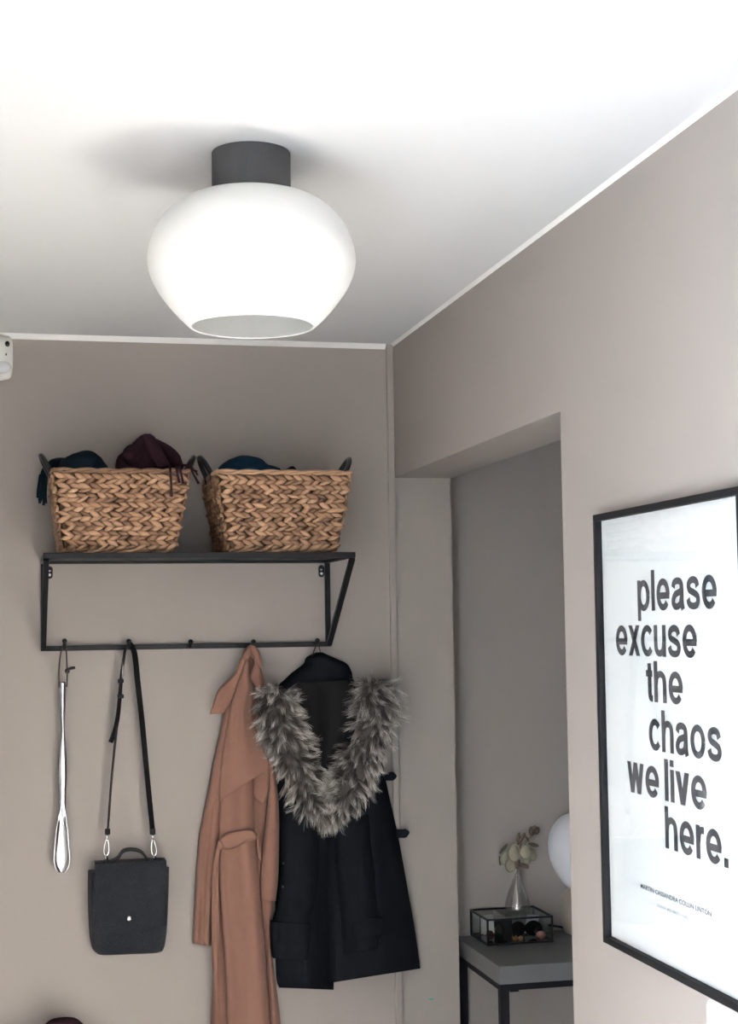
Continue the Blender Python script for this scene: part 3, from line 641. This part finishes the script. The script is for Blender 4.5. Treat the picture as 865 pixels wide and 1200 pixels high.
panel('left_front', [(324, 905, 390, 905), (324, 945, 391, 945), (323.5, 1000, 391.5, 1000), (323.5, 1045, 391, 1045), (323.5, 1085, 391, 1085), (323.5, 1115, 391.3, 1115), (325, 1148, 391.3, 1150), (327.5, 1157.5, 391, 1160)], 0.014, t, B_, 0.060, [(0.005, 1.4, 0.35, 0.2, 0.2, 1)], 0.010, pw=2, wob=0.005, seed=6, nv=64)
sl = panel('sleeve', [(334, 935, 372, 935), (332, 970, 374, 970), (330.5, 1015, 373.5, 1020), (329, 1050, 370, 1055), (321.5, 1082, 365.5, 1084)], 0.066, t, B_, 0.030, [(0.004, 1.2, 0.2, 0.4, 0.1, 1)], 0.03, wob=0.010, seed=7)
panel('cuff', [(318.8, 1080.5, 366, 1082.5), (318.6, 1090, 366, 1092), (318.7, 1103, 365, 1105)], 0.072, t, B_, 0.031, (), 0.026, nv=14)
panel('cuff', [(319.2, 1102, 364.5, 1104), (319, 1112, 364, 1114), (320.2, 1123, 362.5, 1125)], 0.070, t, B_, 0.027, (), 0.026, nv=14)
panel('sleeve', [(391, 960, 434, 955), (393, 1000, 439, 998), (397, 1040, 446, 1040), (400, 1075, 449, 1076), (402.5, 1117.5, 447, 1112)], 0.062, t, B_, 0.032, [(0.005, 1.3, 0.3, 0.3, 0.1, 1)], 0.03, wob=0.010, seed=8)
panel('cuff', [(414, 1077, 450, 1075.5), (412.8, 1090, 449, 1086), (413.8, 1103, 447.8, 1095)], 0.088, t, B_, 0.010, (), 0.012, nv=14)
for (x0_, y0_, x1_, y1_) in ((446, 910, 465, 909.5), (464, 977, 480, 975.5)):
    hh = 4.9
    panel('toggle_tab', [(x0_, y0_-hh, x0_, y0_+hh), (x0_+(x1_-x0_)*0.5, y0_-hh, x0_+(x1_-x0_)*0.5, y0_+hh), (x1_-4, y0_-hh-0.4, x1_-4, y0_+hh-0.4), (x1_-1, y1_-2, x1_-1, y1_+2.4), (x1_, y1_-0.6, x1_, y1_+0.6)], 0.040, t, B_, 0.002, (), 0.005, nu=8, nv=20)
for q in ((332.6, 1011.7), (331.9, 1039)):
    P_ = bk(q[0], q[1], 0.0735 if q[1] < 1020 else 0.0735); 
    build(MB().ellipsoid((P_.x, P_.y, P_.z), (0.0030, 0.004, 0.0030), 12, 8), 'button', M['button'], t, smooth=True)
lp = [(365.5, 772, 0.045), (367.5, 764, 0.046), (370.5, 756, 0.046), (372, 754.3, 0.046), (373.5, 756, 0.046), (375.5, 765, 0.046)]
build(MB().tube(spline([tuple(bk(*q)) for q in lp], 20), 0.0014, 8), 'hanging_loop', M['cord'], t, smooth=True)
# fur: backing roll plus thousands of curved hairs
pairs = [((311, 805), (333, 806)), ((303, 817), (342, 815)), ((298.5, 837), (349, 828)), ((305, 857), (355, 845)), ((314.7, 876), (360, 858)), ((331, 912), (372, 893)), ((346, 940), (376.5, 914)), ((362, 959), (379, 922)), ((381, 968), (380, 923)), ((404, 958), (382.5, 920)), ((424, 940), (390, 902)), ((438, 918), (400, 879)), ((446.5, 896), (408, 858)), ((456, 860), (414, 838)), ((462, 828), (416, 820)), ((459, 808), (421, 806)), ((450, 799), (430, 800))]
NP = 90
ctr = []; hw_ = []
for i in range(NP):
    f = i/(NP-1); o_ = cr([p[0] for p in pairs], f); n_ = cr([p[1] for p in pairs], f)
    a = bk(o_[0], o_[1], 0.098); b2 = bk(n_[0], n_[1], 0.098); ctr.append((a+b2)/2); hw_.append((a-b2)/2)
front = []; back = []
vs_ = []; fs_ = []; SEG = 12
for i in range(NP):
    endk = math.sin(math.pi*min(1, (min(i, NP-1-i)+1)/7)/2)
    for k in range(SEG):
        a = 2*math.pi*k/SEG; vs_.append(ctr[i]+hw_[i]*0.72*math.cos(a)*endk+Vector((0, -1, 0))*0.022*math.sin(a)*endk)
for i in range(NP-1):
    for k in range(SEG): fs_.append((i*SEG+k, i*SEG+(k+1) % SEG, (i+1)*SEG+(k+1) % SEG, (i+1)*SEG+k))
fs_.append(tuple(range(SEG))); fs_.append(tuple((NP-1)*SEG+k for k in range(SEG-1, -1, -1)))
fb_ = build(MB().add(vs_, fs_), 'fur_trim', M['fur_base'], t, smooth=True)
rnd = random.Random(11); V = []; Fc = []; COL = []
def hair(p, d, L, bend, w0, tone, cen):
    n = 6; side = d.cross(Vector((0, -1, 0.15)))
    if side.length < 0.05: side = d.cross(Vector((1, 0, 0)))
    side.normalize(); nn = side.cross(d).normalized(); base = len(V); q = Vector(p); dev = Vector(p)-cen
    for i in range(n):
        f = i/(n-1); wd = w0*(1-f*0.92)
        if i: q = q+(d+bend*f).normalized()*L/(n-1)
        g = q-dev*f*0.75
        for a in (0, 2.094, 4.189): V.append(tuple(g+side*math.cos(a)*wd+nn*math.sin(a)*wd*0.6))
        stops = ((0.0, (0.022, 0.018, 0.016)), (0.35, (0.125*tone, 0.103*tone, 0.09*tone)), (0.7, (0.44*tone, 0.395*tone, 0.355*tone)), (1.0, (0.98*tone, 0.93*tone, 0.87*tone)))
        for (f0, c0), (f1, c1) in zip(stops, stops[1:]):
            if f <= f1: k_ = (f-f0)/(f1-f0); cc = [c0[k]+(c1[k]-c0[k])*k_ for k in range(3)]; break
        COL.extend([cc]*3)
    for i in range(n-1):
        for k in range(3): Fc.append((base+i*3+k, base+i*3+(k+1) % 3, base+(i+1)*3+(k+1) % 3, base+(i+1)*3+k))
NCL = 620
for cidx in range(NCL):
    f = (cidx+rnd.random())/NCL; x = f*(NP-1); i = min(NP-2, int(x)); g = x-i
    cp = ctr[i].lerp(ctr[i+1], g); hw = hw_[i].lerp(hw_[i+1], g)
    tn = (ctr[min(i+2, NP-1)]-ctr[max(i-1, 0)]).normalized()
    down = tn if tn.z < 0 else -tn
    if abs(tn.z) < 0.35: down = Vector((0, 0, -1))*0.9+tn*0.1*rnd.uniform(-1, 1)
    phi = rnd.random()*math.pi*1.08-0.04*math.pi
    act = hw.normalized()
    endf = min(1, (min(f, 1-f)+0.01)/0.05)
    sp = cp+hw*0.70*math.cos(phi)*(0.5+0.5*endf)+Vector((0, -1, 0))*0.021*max(0, math.sin(phi))
    k_out = 0.35 if f < 0.5 else 0.3
    d = act*(math.cos(phi)*0.95+0.12)+Vector((0, -1, 0))*0.33*math.sin(phi)+down*0.50
    if f > 0.86: d += Vector((0.55, 0, 0.75))*rnd.random()*min(1, (f-0.86)/0.06)
    if f < 0.06: d += Vector((-0.1, 0, 0.75))*rnd.random()
    d += Vector((rnd.gauss(0, .22), rnd.gauss(0, .12), rnd.gauss(0, .22)))
    d.normalize(); bend = Vector((rnd.gauss(0, .5), -0.1+rnd.gauss(0, .2), rnd.gauss(-.25, .4)))
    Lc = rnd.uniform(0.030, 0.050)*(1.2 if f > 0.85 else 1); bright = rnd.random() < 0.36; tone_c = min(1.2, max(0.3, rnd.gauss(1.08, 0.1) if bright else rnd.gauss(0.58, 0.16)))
    if bright: d = (d+Vector((0, -0.28, 0))).normalized(); sp = sp+Vector((0, -0.003, 0))
    for q in range(13):
        pp = sp+Vector((rnd.gauss(0, .0045), rnd.gauss(0, .002), rnd.gauss(0, .0045)))
        tip = 0.5
        dd = (d+Vector((rnd.gauss(0, .07), rnd.gauss(0, .06), rnd.gauss(0, .07)))).normalized()
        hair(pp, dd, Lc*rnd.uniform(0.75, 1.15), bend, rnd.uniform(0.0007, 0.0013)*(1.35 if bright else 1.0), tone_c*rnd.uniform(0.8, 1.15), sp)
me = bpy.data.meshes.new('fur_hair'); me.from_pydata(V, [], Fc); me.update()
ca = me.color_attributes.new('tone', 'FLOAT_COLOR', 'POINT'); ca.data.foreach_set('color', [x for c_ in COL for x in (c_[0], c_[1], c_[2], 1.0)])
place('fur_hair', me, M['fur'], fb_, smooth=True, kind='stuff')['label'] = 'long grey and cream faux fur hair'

# ------------------------------------------------------------------ framed poster on the right wall
XF = WX-0.022
tl = atX(692, 606.2, XF); bl2 = atX(709, 1094.8, XF); tr_ = atX(865.4, 567, XF); 
YA = (tl.y+bl2.y)/2; YB = YA-0.545; ZT = (tl.z+tr_.z)/2; ZB = ZT-0.715
t = thing('framed_poster', 'black-framed white poster with lowercase lettering on the right wall', 'poster', (WX, (YA+YB)/2, ZB))
fw = 0.011
for lo, hi in (((XF, YB, ZT-fw), (WX-0.001, YA, ZT)), ((XF, YB, ZB), (WX-0.001, YA, ZB+fw)), ((XF, YA-fw, ZB+fw), (WX-0.001, YA, ZT-fw)), ((XF, YB, ZB+fw), (WX-0.001, YB+fw, ZT-fw))):
    build(MB().box(lo, hi), 'frame_bar', M['black_frame'], t, bevel=0.0008)
XP = WX-0.0105
pp_ = build(MB().box((XP, YB+fw, ZB+fw), (WX-0.002, YA-fw, ZT-fw)), 'poster_print', M['paper'], t)
build(MB().box((XP-0.0042, YB+fw, ZB+fw), (XP-0.0022, YA-fw, ZT-fw)), 'pane', M['pane'], t)
def glyph(ch, offs):
    cu = bpy.data.curves.new('glyph', 'FONT'); cu.body = ch; cu.size = 1.0; cu.offset = offs; cu.fill_mode = 'FRONT' if hasattr(cu, 'fill_mode') else cu.fill_mode
    cu.resolution_u = 6
    o = bpy.data.objects.new('glyph', cu); C.objects.link(o)
    bpy.context.view_layer.update()
    dg = bpy.context.evaluated_depsgraph_get(); me = bpy.data.meshes.new_from_object(o.evaluated_get(dg))
    vs = [v.co.copy() for v in me.vertices]; fs = [tuple(p.vertices) for p in me.polygons]
    bpy.data.objects.remove(o); bpy.data.curves.remove(cu); bpy.data.meshes.remove(me)
    return vs, fs
# bold grotesque letters drawn with an elliptical pen; x-height 1
PA, PB = 0.135, 0.105
def stroke(pts):
    vs = []; fs = []; n = len(pts)
    for i, p in enumerate(pts):
        q0 = pts[max(i-1, 0)]; q1 = pts[min(i+1, n-1)]; tx, ty = q1[0]-q0[0], q1[1]-q0[1]; l_ = math.hypot(tx, ty); nx, ny = -ty/l_, tx/l_
        hw = math.sqrt((PA*nx)**2+(PB*ny)**2); vs += [Vector((p[0]+nx*hw, p[1]+ny*hw, 0)), Vector((p[0]-nx*hw, p[1]-ny*hw, 0))]
    for i in range(n-1): fs.append((2*i, 2*i+1, 2*i+3, 2*i+2))
    return vs, fs
def arc(cx_, cy_, rx, ry, a0, a1, n=36): return [(cx_+rx*math.cos(math.radians(a0+(a1-a0)*i/(n-1))), cy_+ry*math.sin(math.radians(a0+(a1-a0)*i/(n-1)))) for i in range(n)]
def diag(x0, x1, y0=0, y1=1, w=0.155): return [Vector((x0-w, y0, 0)), Vector((x0+w, y0, 0)), Vector((x1+w, y1, 0)), Vector((x1-w, y1, 0))], [(0, 1, 2, 3)]
def S_(P, n=30): return stroke(spline(P, n))
def L_(*p): return stroke(list(p))
SPEC = {
 'l': [L_((.135, 0), (.135, 1.30))], 'i': [L_((.135, 0), (.135, 1.0)), L_((.135, 1.09), (.135, 1.30))], '.': [L_((.135, 0), (.135, .27))],
 't': [S_([(.28, 1.22), (.28, 1.0), (.28, .6), (.28, .3), (.33, .13), (.50, .10)]), L_((.02, .895), (.50, .895))],
 'h': [L_((.135, 0), (.135, 1.30)), S_([(.16, .58), (.24, .80), (.47, .895), (.70, .81), (.77, .58), (.77, .3), (.77, 0)])],
 'u': [S_([(.135, 1), (.135, .7), (.135, .42), (.20, .19), (.43, .105), (.66, .20), (.74, .42)]), L_((.77, 1), (.77, 0))],
 'r': [L_((.135, 0), (.135, 1)), S_([(.16, .50), (.22, .75), (.36, .86), (.56, .865)])],
 'e': [stroke(arc(.5, .5, .365, .40, -2, 322, 48)), L_((.2, .465), (.985, .465))],
 'c': [stroke(arc(.5, .5, .365, .40, 38, 322, 44))], 'o': [stroke(arc(.52, .5, .385, .40, 0, 360, 48))],
 's': [S_([(.79, .68), (.70, .84), (.47, .897), (.24, .83), (.17, .71), (.26, .585), (.50, .51), (.74, .42), (.81, .28), (.71, .14), (.46, .103), (.21, .17), (.12, .33)], 60)],
 'a': [S_([(.15, .69), (.23, .84), (.47, .897), (.70, .83), (.76, .64), (.76, .40), (.765, .20), (.83, 0)], 44), S_([(.74, .57), (.52, .53), (.28, .46), (.14, .28), (.23, .13), (.44, .105), (.66, .20), (.75, .40)], 44)],
 'p': [L_((.135, -.32), (.135, 1)), stroke(arc(.5, .5, .355, .40, 0, 360, 48))],
 'x': [diag(.78, .16), diag(.16, .78)], 'v': [diag(.46, .15), diag(.46, .77)], 'w': [diag(.38, .14, w=.14), diag(.38, .64, w=.14), diag(.90, .64, w=.14), diag(.90, 1.14, w=.14)]}
GL = {}
for ch, parts in SPEC.items():
    gv = []; gf = []
    for k_, (vs, fs) in enumerate(parts): n = len(gv); gv += [Vector((v.x, v.y, 0.00012*k_)) for v in vs]; gf += [tuple(i+n for i in f) for f in fs]
    GL[ch] = (gv, gf)
def ext(vs): return min(v.x for v in vs), max(v.x for v in vs)
XI = XP-0.0006
xh = 1.0
def word(txt, L, R):
    """set a word between two pixel positions (left / right end on the base line)"""
    a = atX(L[0], L[1], XI); b2 = atX(R[0], R[1], XI); width = a.y-b2.y; z = (a.z+b2.z)/2
    pen = 0; lay = []
    for i, ch in enumerate(txt):
        e0, e1 = ext(GL[ch][0]); 
        lay.append((ch, pen-e0)); pen += (e1-e0)+(0.13 if ch not in 'wvxrt' and (i+1 < len(txt) and txt[i+1] not in 'wvxt') else 0.09)
    last = lay[-1]; tot = last[1]+ext(GL[last[0]][0])[1]; sx = width/tot; sz = 0.0490/xh
    for ch, ox in lay:
        vs, fs = GL[ch]; m_ = MB()
        m_.add([(XI-v.z, a.y-(v.x+ox)*sx, z+v.y*sz) for v in vs], fs)
        build(m_, 'letter', M['ink'], pp_)
    return z
word('please', (747.6, 717), (840.7, 712.5)); word('excuse', (722.3, 768.5), (817.3, 770.5)); word('the', (758, 822), (801, 826))
word('chaos', (761, 878.8), (846.3, 893.5)); word('we', (736, 928), (773, 936)); word('live', (779.5, 938.2), (829, 951)); word('here.', (780, 993), (854.2, 1018.5))
def small(txt, L, R, hgt, m):
    vs, fs = glyph(txt, 0.012); e0, e1 = ext(vs); a = atX(L[0], L[1], XI); b2 = atX(R[0], R[1], XI); z = (a.z+b2.z)/2; ch_ = max(v.y for v in vs)
    sx = (a.y-b2.y)/(e1-e0); sz = hgt/ch_
    build(MB().add([(XI, a.y-(v.x-e0)*sx, z+v.y*sz) for v in vs], fs), 'small_print', m, pp_, kind='stuff')
small('MARTIN CASSANDRA COLLIN LINTON', (750.8, 1040), (833.8, 1074.5), 0.0072, M['ink2'])
small('DIANA MEHMETI FAMILY', (770.3, 1062.5), (810, 1079.5), 0.0052, M['ink3'])

# ------------------------------------------------------------------ console table in the next room
TZ = 0.84; TX0 = 1.163; TX1 = 2.25; TY0 = 3.676; TY1 = 4.062; TH = 0.044
t = thing('side_table', 'narrow console table with grey concrete top and black legs', 'table', ((TX0+TX1)/2, (TY0+TY1)/2, 0))
build(MB().box((TX0, TY0, TZ-TH), (TX1, TY1, TZ)), 'tabletop', M['concrete'], t, bevel=0.0015)
lw = 0.022
for x in (TX0+0.004, TX1-lw-0.004):
    for y in (TY0+0.004, TY1-lw-0.004): build(MB().box((x, y, 0), (x+lw, y+lw, TZ-TH-0.016)), 'leg', M['table_metal'], t)
    build(MB().box((x, TY0+0.004+lw, TZ-TH-0.016), (x+lw, TY1-0.004-lw, TZ-TH)), 'rail', M['table_metal'], t)
for y in (TY0+0.004, TY1-lw-0.004): build(MB().box((TX0+0.004, y, TZ-TH-0.016), (TX1-0.004, y+lw, TZ-TH)), 'rail', M['table_metal'], t)
build(MB().box((TX0+0.030, TY0+0.008, TZ-TH-0.021), (TX0+0.052, TY0+0.022, TZ-TH-0.016)), 'screw_plate', M['table_metal'], t)

# glass keepsake box
a = atZ(570, 1108.6, TZ); b2 = atZ(649.4, 1104.4, TZ); c_ = atZ(551.8, 1095.5, TZ)
bx0 = (a.x+c_.x)/2; bx1 = b2.x; by0 = (a.y+b2.y)/2; by1 = c_.y; bz0 = TZ; bz1 = atY(570, 1077.5, by0).z
t = thing('glass_box', 'black-edged glass display box holding keepsakes on the table', 'box', ((bx0+bx1)/2, (by0+by1)/2, TZ))
e = 0.0048
def gb(lo, hi, nm='edge_bar', m='black_metal'): return build(MB().box(lo, hi), nm, M[m], t)
for z in (bz0+0.0002, bz1-e):
    gb((bx0, by0, z), (bx1, by0+e, z+e)); gb((bx0, by1-e, z), (bx1, by1, z+e)); gb((bx0, by0+e, z), (bx0+e, by1-e, z+e)); gb((bx1-e, by0+e, z), (bx1, by1-e, z+e))
for x in (bx0, bx1-e):
    for y in (by0, by1-e): gb((x, y, bz0+e), (x+e, y+e, bz1-e))
xm = bx0+(bx1-bx0)*0.36; gb((xm, by0+0.0005, bz0+e), (xm+0.003, by1-0.0005, bz1-e), 'divider', 'black_metal').scale = (1, 1, 1)
ym = by0+(by1-by0)*0.42; gb((bx0+0.0005, ym, bz0+e), (bx0+0.003, ym+0.003, bz1-e), 'edge_bar')
g = 0.0012
for lo, hi in (((bx0+e, by0+0.0015, bz0+e), (bx1-e, by0+0.0015+g, bz1-e)), ((bx0+e, by1-0.0015-g, bz0+e), (bx1-e, by1-0.0015, bz1-e)), ((bx0+0.0031, by0+e, bz0+e), (bx0+0.0031+g, by1-e, bz1-e)), ((bx1-0.0015-g, by0+e, bz0+e), (bx1-0.0015, by1-e, bz1-e)), ((bx0+e, by0+e, bz1-0.003), (bx1-e, by1-e, bz1-0.003+g))):
    gb(lo, hi, 'pane', 'pane')
gb((bx0+e, by0+e, bz0+0.001), (bx1-e, by1-e, bz0+0.003), 'mirror_floor', 'darklens')
zf = bz0+0.0035
def inbox(px, py, dy): return atY(px, py, by0+dy)
q = inbox(586, 1092, 0.045)
o = build(MB().ellipsoid((q.x, q.y, zf+0.022), (0.0125, 0.012, 0.0205), 20, 12, lambda d: 1+0.06*math.sin(5*d.z)), 'perfume_bottle', M['darklens'], smooth=True); tag(o, 'dark rounded bottle standing inside the glass box', 'bottle')
q = inbox(574.5, 1096, 0.06)
o = build(MB().ellipsoid((q.x, q.y, zf+0.0125), (0.0105, 0.015, 0.012), 18, 10, lambda d: 1+0.12*noise.noise(d*2)), 'coin_pouch', M['maroon'], smooth=True); tag(o, 'small maroon pouch at the left end of the glass box', 'pouch')
q = inbox(606, 1101, 0.03); t2 = thing('bead_bracelet', 'little heap of amber beads in the glass box', 'bracelet', (q.x, q.y, zf))
for i in range(12):
    an = 2*math.pi*i/12; rr = 0.0036
    build(MB().ellipsoid((q.x+0.013*math.cos(an), q.y+0.010*math.sin(an), zf+rr+(0.004 if i % 2 else 0)), (rr, rr, rr), 10, 6), 'bead', M['amber'], t2, smooth=True)
q = inbox(616, 1090, 0.06); t2 = thing('sunglasses', 'folded dark sunglasses inside the glass box', 'sunglasses', (q.x, q.y, zf))
for dx in (-0.022, 0.022):
    lens = [(q.x+dx+0.0205*math.cos(a_)*(1+0.08*math.cos(2*a_)), q.y-0.004*math.cos(a_)*(1 if dx > 0 else -1), zf+0.0235+0.0185*math.sin(a_)) for a_ in [2*math.pi*k/28 for k in range(28)]]
    n = 28; build(MB().add(lens+[(x, y+0.0016, z) for x, y, z in lens], [tuple(range(n)), tuple(range(2*n-1, n-1, -1))]+[(i, n+i, n+(i+1) % n, (i+1) % n) for i in range(n)]), 'lens', M['darklens'], t2)
    build(MB().tube(lens, 0.0018, 6, closed=True), 'rim', M['black_plastic'], t2, smooth=True)
    build(MB().tube([(q.x+dx*1.9, q.y, zf+0.030), (q.x+dx*1.95, q.y+0.010, zf+0.028), (q.x+dx*0.2, q.y+0.020, zf+0.024), (q.x-dx*1.4, q.y+0.022, zf+0.012)], 0.0016, 6), 'temple', M['black_plastic'], t2, smooth=True)
build(MB().tube([(q.x-0.004, q.y, zf+0.028), (q.x, q.y-0.001, zf+0.031), (q.x+0.004, q.y, zf+0.028)], 0.0018, 6), 'bridge', M['black_plastic'], t2, smooth=True)
q = inbox(634, 1098, 0.035)
o = build(MB().ellipsoid((q.x, q.y, zf+0.010), (0.012, 0.014, 0.0098), 16, 10, lambda d: 1+0.18*noise.noise(d*3)), 'copper_brooch', M['pinkcopper'], smooth=True); tag(o, 'copper pink crumpled trinket at the right end of the glass box', 'trinket')
for k, (px, py, dy, w_, lab) in enumerate(((635, 1083, 0.10, 0.034, 'white card leaning at the back right of the glass box'), (573, 1085, 0.12, 0.030, 'white card leaning behind the maroon pouch'), (570, 1082, 0.132, 0.036, 'white card at the rear left corner of the glass box'))):
    q = inbox(px, py, dy)
    x_ = min(max(q.x, bx0+w_/2+0.013), bx1-w_/2-0.013)
    m_ = MB().box((-w_/2, -0.0008, 0), (w_/2, 0.0008, 0.052)); m_.v = [tuple(Matrix.Rotation(0.25, 3, 'X') @ Matrix.Rotation(-0.12 if k else 0.1, 3, 'Y') @ Vector(v)+Vector((x_, q.y, zf+0.003))) for v in m_.v]
    tag(build(m_, 'paper_card', M['card']), lab, 'card')

# glass vase and dried sprig
vc = atZ(606.8, 1067.5, bz1); vc.y = min(vc.y, by1-0.045)
H_ = 0.100
prof = [(0.0, 0.0005), (0.030, 0.0005), (0.0335, 0.003), (0.0345, 0.010), (0.0335, 0.020), (0.030, 0.035), (0.0245, 0.052), (0.017, 0.070), (0.0105, 0.086), (0.0085, 0.095), (0.0092, H_)]
pr = spline(prof[1:], 34); inn_ = [(max(r-0.0022, 0.0), max(z, 0.007)) for r, z in reversed(pr)]
o = build(MB().lathe([(0.0005, 0.0005)]+pr+inn_+[(0.0005, 0.007)], vc, 40, cap=False), 'bud_vase', M['vase'], smooth=True)
tag(o, 'clear glass bud vase with flared base on the glass box', 'vase')
t = thing('dried_sprig', 'dried eucalyptus sprig with pale round leaves in the vase', 'plant', (vc.x, vc.y, vc.z+0.01))
YV = vc.y
def pv(px, py, dy=0): return atY(px, py, YV+dy)
main = [tuple(vc+Vector((0.004, 0, 0.012))), tuple(vc+Vector((0, 0, 0.06))), tuple(pv(606, 1020)), tuple(pv(606, 1005)), tuple(pv(610, 990)), tuple(pv(613, 978))]
st0 = build(MB().tube(spline(main, 24), 0.0011, 6), 'stem', M['stem'], t, smooth=True)
for br_ in ([(606, 1016, 0), (598, 1008, -.005), (590, 1003, -.008)], [(606, 1010, 0), (604, 1000, -.006)], [(607, 1004, 0), (614, 1000, -.005), (622, 1000, 0)], [(608, 1000, 0), (618, 985, .004), (627, 974, .004)], [(609, 992, 0), (617, 984, 0), (619, 986, 0)], [(606, 1014, 0), (612, 1015, 0), (618, 1012, 0)]):
    build(MB().tube(spline([tuple(pv(*q)) for q in br_], 10), 0.0008, 5), 'twig', M['stem'], t, smooth=True)
def leaf(px, py, wpx, hpx, ang, m, dy=0.0, yaw=0.0, cup=0.25):
    s_ = YV/F_PX*1.16; a_, b_ = wpx*s_/2, hpx*s_/2; c0 = pv(px, py, dy)
    vs = []; fs = []; R_, S_ = 4, 14
    rot = Matrix.Rotation(math.radians(ang), 3, 'Y') @ Matrix.Rotation(yaw, 3, 'Z')
    for lay in (0, 1):
        for r in range(R_+1):
            for k in range(S_):
                an = 2*math.pi*k/S_; f = r/R_
                x = a_*f*math.cos(an)*(1-0.12*math.sin(an)); z = b_*f*math.sin(an); y = cup*(a_+b_)/2*f*f-(a_+b_)*0.1+lay*0.0009
                vs.append(c0+rot @ Vector((x, y, z)))
    N = (R_+1)*S_
    for lay in (0, 1):
        for r in range(R_):
            for k in range(S_):
                q_ = (lay*N+r*S_+k, lay*N+r*S_+(k+1) % S_, lay*N+(r+1)*S_+(k+1) % S_, lay*N+(r+1)*S_+k); fs.append(q_ if lay else q_[::-1])
    for k in range(S_): fs.append((R_*S_+k, R_*S_+(k+1) % S_, N+R_*S_+(k+1) % S_, N+R_*S_+k))
    build(MB().add(vs, fs), 'leaf', m, t, smooth=True)
LG, LB = M['leaf'], M['leaf_brown']
leaf(592.3, 1006, 11.5, 14.5, 10, LG, -.012); leaf(598.2, 1014.4, 13, 14, -25, LG, -.016, 0.3); leaf(602.8, 999.2, 13.5, 19.5, 4, LG, -.018)
leaf(615.4, 998.5, 11.5, 15.5, -6, LG, -.014, -0.2); leaf(624, 1001, 10.5, 14.5, -20, LG, .004, 0.3); leaf(606.3, 1011.8, 8.5, 11, 15, LB, -.012)
leaf(590.5, 995, 4.0, 13.5, 42, LB, -.006, 0.4); leaf(611.5, 983, 5, 15, 38, LB, -.004, 0.4); leaf(607.8, 981.5, 4, 11, 10, LB, 0); leaf(625.5, 990, 4, 12, -75, LB, .008)
leaf(586.3, 1008.5, 4, 10, -5, LB, -.004, 0.8); leaf(615, 1014.5, 5, 11, -65, LB, .0); leaf(618, 983, 2.5, 8, -30, LB, .0); leaf(619, 1009, 8, 11, 35, LG, .004)
for k in range(5):
    leaf(626.5+(k % 3-1)*2.6, 973.5+(k//3)*2.2-(k % 2), 7.5, 9, (-35, 0, 35, -20, 20)[k], LB, -.004*k, (k-2)*0.5, 0.5)

# table lamp
lc = atY(686, 1095, YV+0.005); lc = Vector((lc.x, YV+0.005, TZ+0.0006))
t = thing('table_lamp', 'white glass table lamp on a beige base, half behind the wall', 'lamp', tuple(lc))
s_ = (YV+0.005)/F_PX*1.025
zt_ = lambda py: atY(686, py, YV+0.005).z-TZ
bp_ = [(0.052, 0.0), (0.056, 0.004), (0.0635, 0.03), (0.066, 0.06), (0.063, 0.085), (0.055, 0.105), (0.047, 0.116)]
build(MB().lathe([(0.0, 0.0)]+spline(bp_, 24)+[(0.0, 0.117)], lc, 48, cap=False), 'base', M['lamp_base'], t, smooth=True)
z0_ = 0.113; z1_ = zt_(951); Hh = z1_-z0_
sp_ = [(0.0, 1.0), (0.030, 0.985), (0.060, 0.925), (0.082, 0.81), (0.0935, 0.66), (0.0955, 0.55), (0.092, 0.42), (0.080, 0.26), (0.060, 0.11), (0.045, 0.04), (0.030, 0.0)]
build(MB().lathe([(r, z0_+f*Hh) for r, f in spline(sp_, 40)], lc, 48, cap=False), 'glass_shade', M['opal2'], t, smooth=True)
cpts = [(lc.x-0.04, lc.y+0.045, TZ+0.006), (lc.x-0.075, lc.y+0.06, TZ+0.012), (lc.x-0.095, by1+0.02, TZ+0.010), (lc.x-0.14, by1+0.018, TZ+0.004), (lc.x-0.2, by1+0.014, TZ+0.004)]
build(MB().tube(spline(cpts, 20), 0.0032, 8), 'power_cord', M['black_plastic'], t, smooth=True)

# small leftovers: paint fleck on the wall strip, dark bag below
q = bk(505, 1171, 0.0)
m_ = MB(); ol = [(-0.0075, 0), (-0.003, 0.0022), (0.004, 0.0020), (0.0075, 0.0004), (0.004, -0.0016), (-0.003, -0.0012)]
n = len(ol); m_.add([(q.x+u, D-0.0008, q.z+v) for u, v in ol]+[(q.x+u, D, q.z+v) for u, v in ol], [tuple(range(n-1, -1, -1)), tuple(range(n, 2*n))]+[(i, (i+1) % n, n+(i+1) % n, n+i) for i in range(n)])
tag(build(m_, 'paint_fleck', M['tealmark']), 'tiny teal paint fleck on the taupe wall, right of the black coat', 'paint mark')
ct = bk(76, 1193, 0.12)
rows_z = [0.0, 0.02, 0.15, 0.35, 0.55, 0.66, 0.70, ct.z-0.004, ct.z]
vs_ = []; fs_ = []; S_ = 28; rr_ = [(0.105, 0.085), (0.118, 0.095), (0.125, 0.10), (0.125, 0.10), (0.115, 0.092), (0.098, 0.075), (0.075, 0.05), (0.035, 0.02), (0.004, 0.004)]
for z, (ra, rb) in zip(spline([(z,) for z in rows_z], 40), spline(rr_, 40)):
    for k in range(S_):
        an = 2*math.pi*k/S_; wv = 1+0.05*noise.noise(Vector((math.cos(an)*2, math.sin(an)*2, z[0]*6)))
        vs_.append((ct.x-0.004+ra*math.cos(an)*wv, D-0.125+rb*math.sin(an)*wv, z[0]))
for i in range(39):
    for k in range(S_): fs_.append((i*S_+k, i*S_+(k+1) % S_, (i+1)*S_+(k+1) % S_, (i+1)*S_+k))
fs_.append(tuple(range(S_-1, -1, -1))); fs_.append(tuple(39*S_+k for k in range(S_)))
tag(build(MB().add(vs_, fs_), 'drawstring_bag', M['plum'], smooth=True), 'dark plum fabric bag standing below the shoehorn, only its top showing', 'bag')
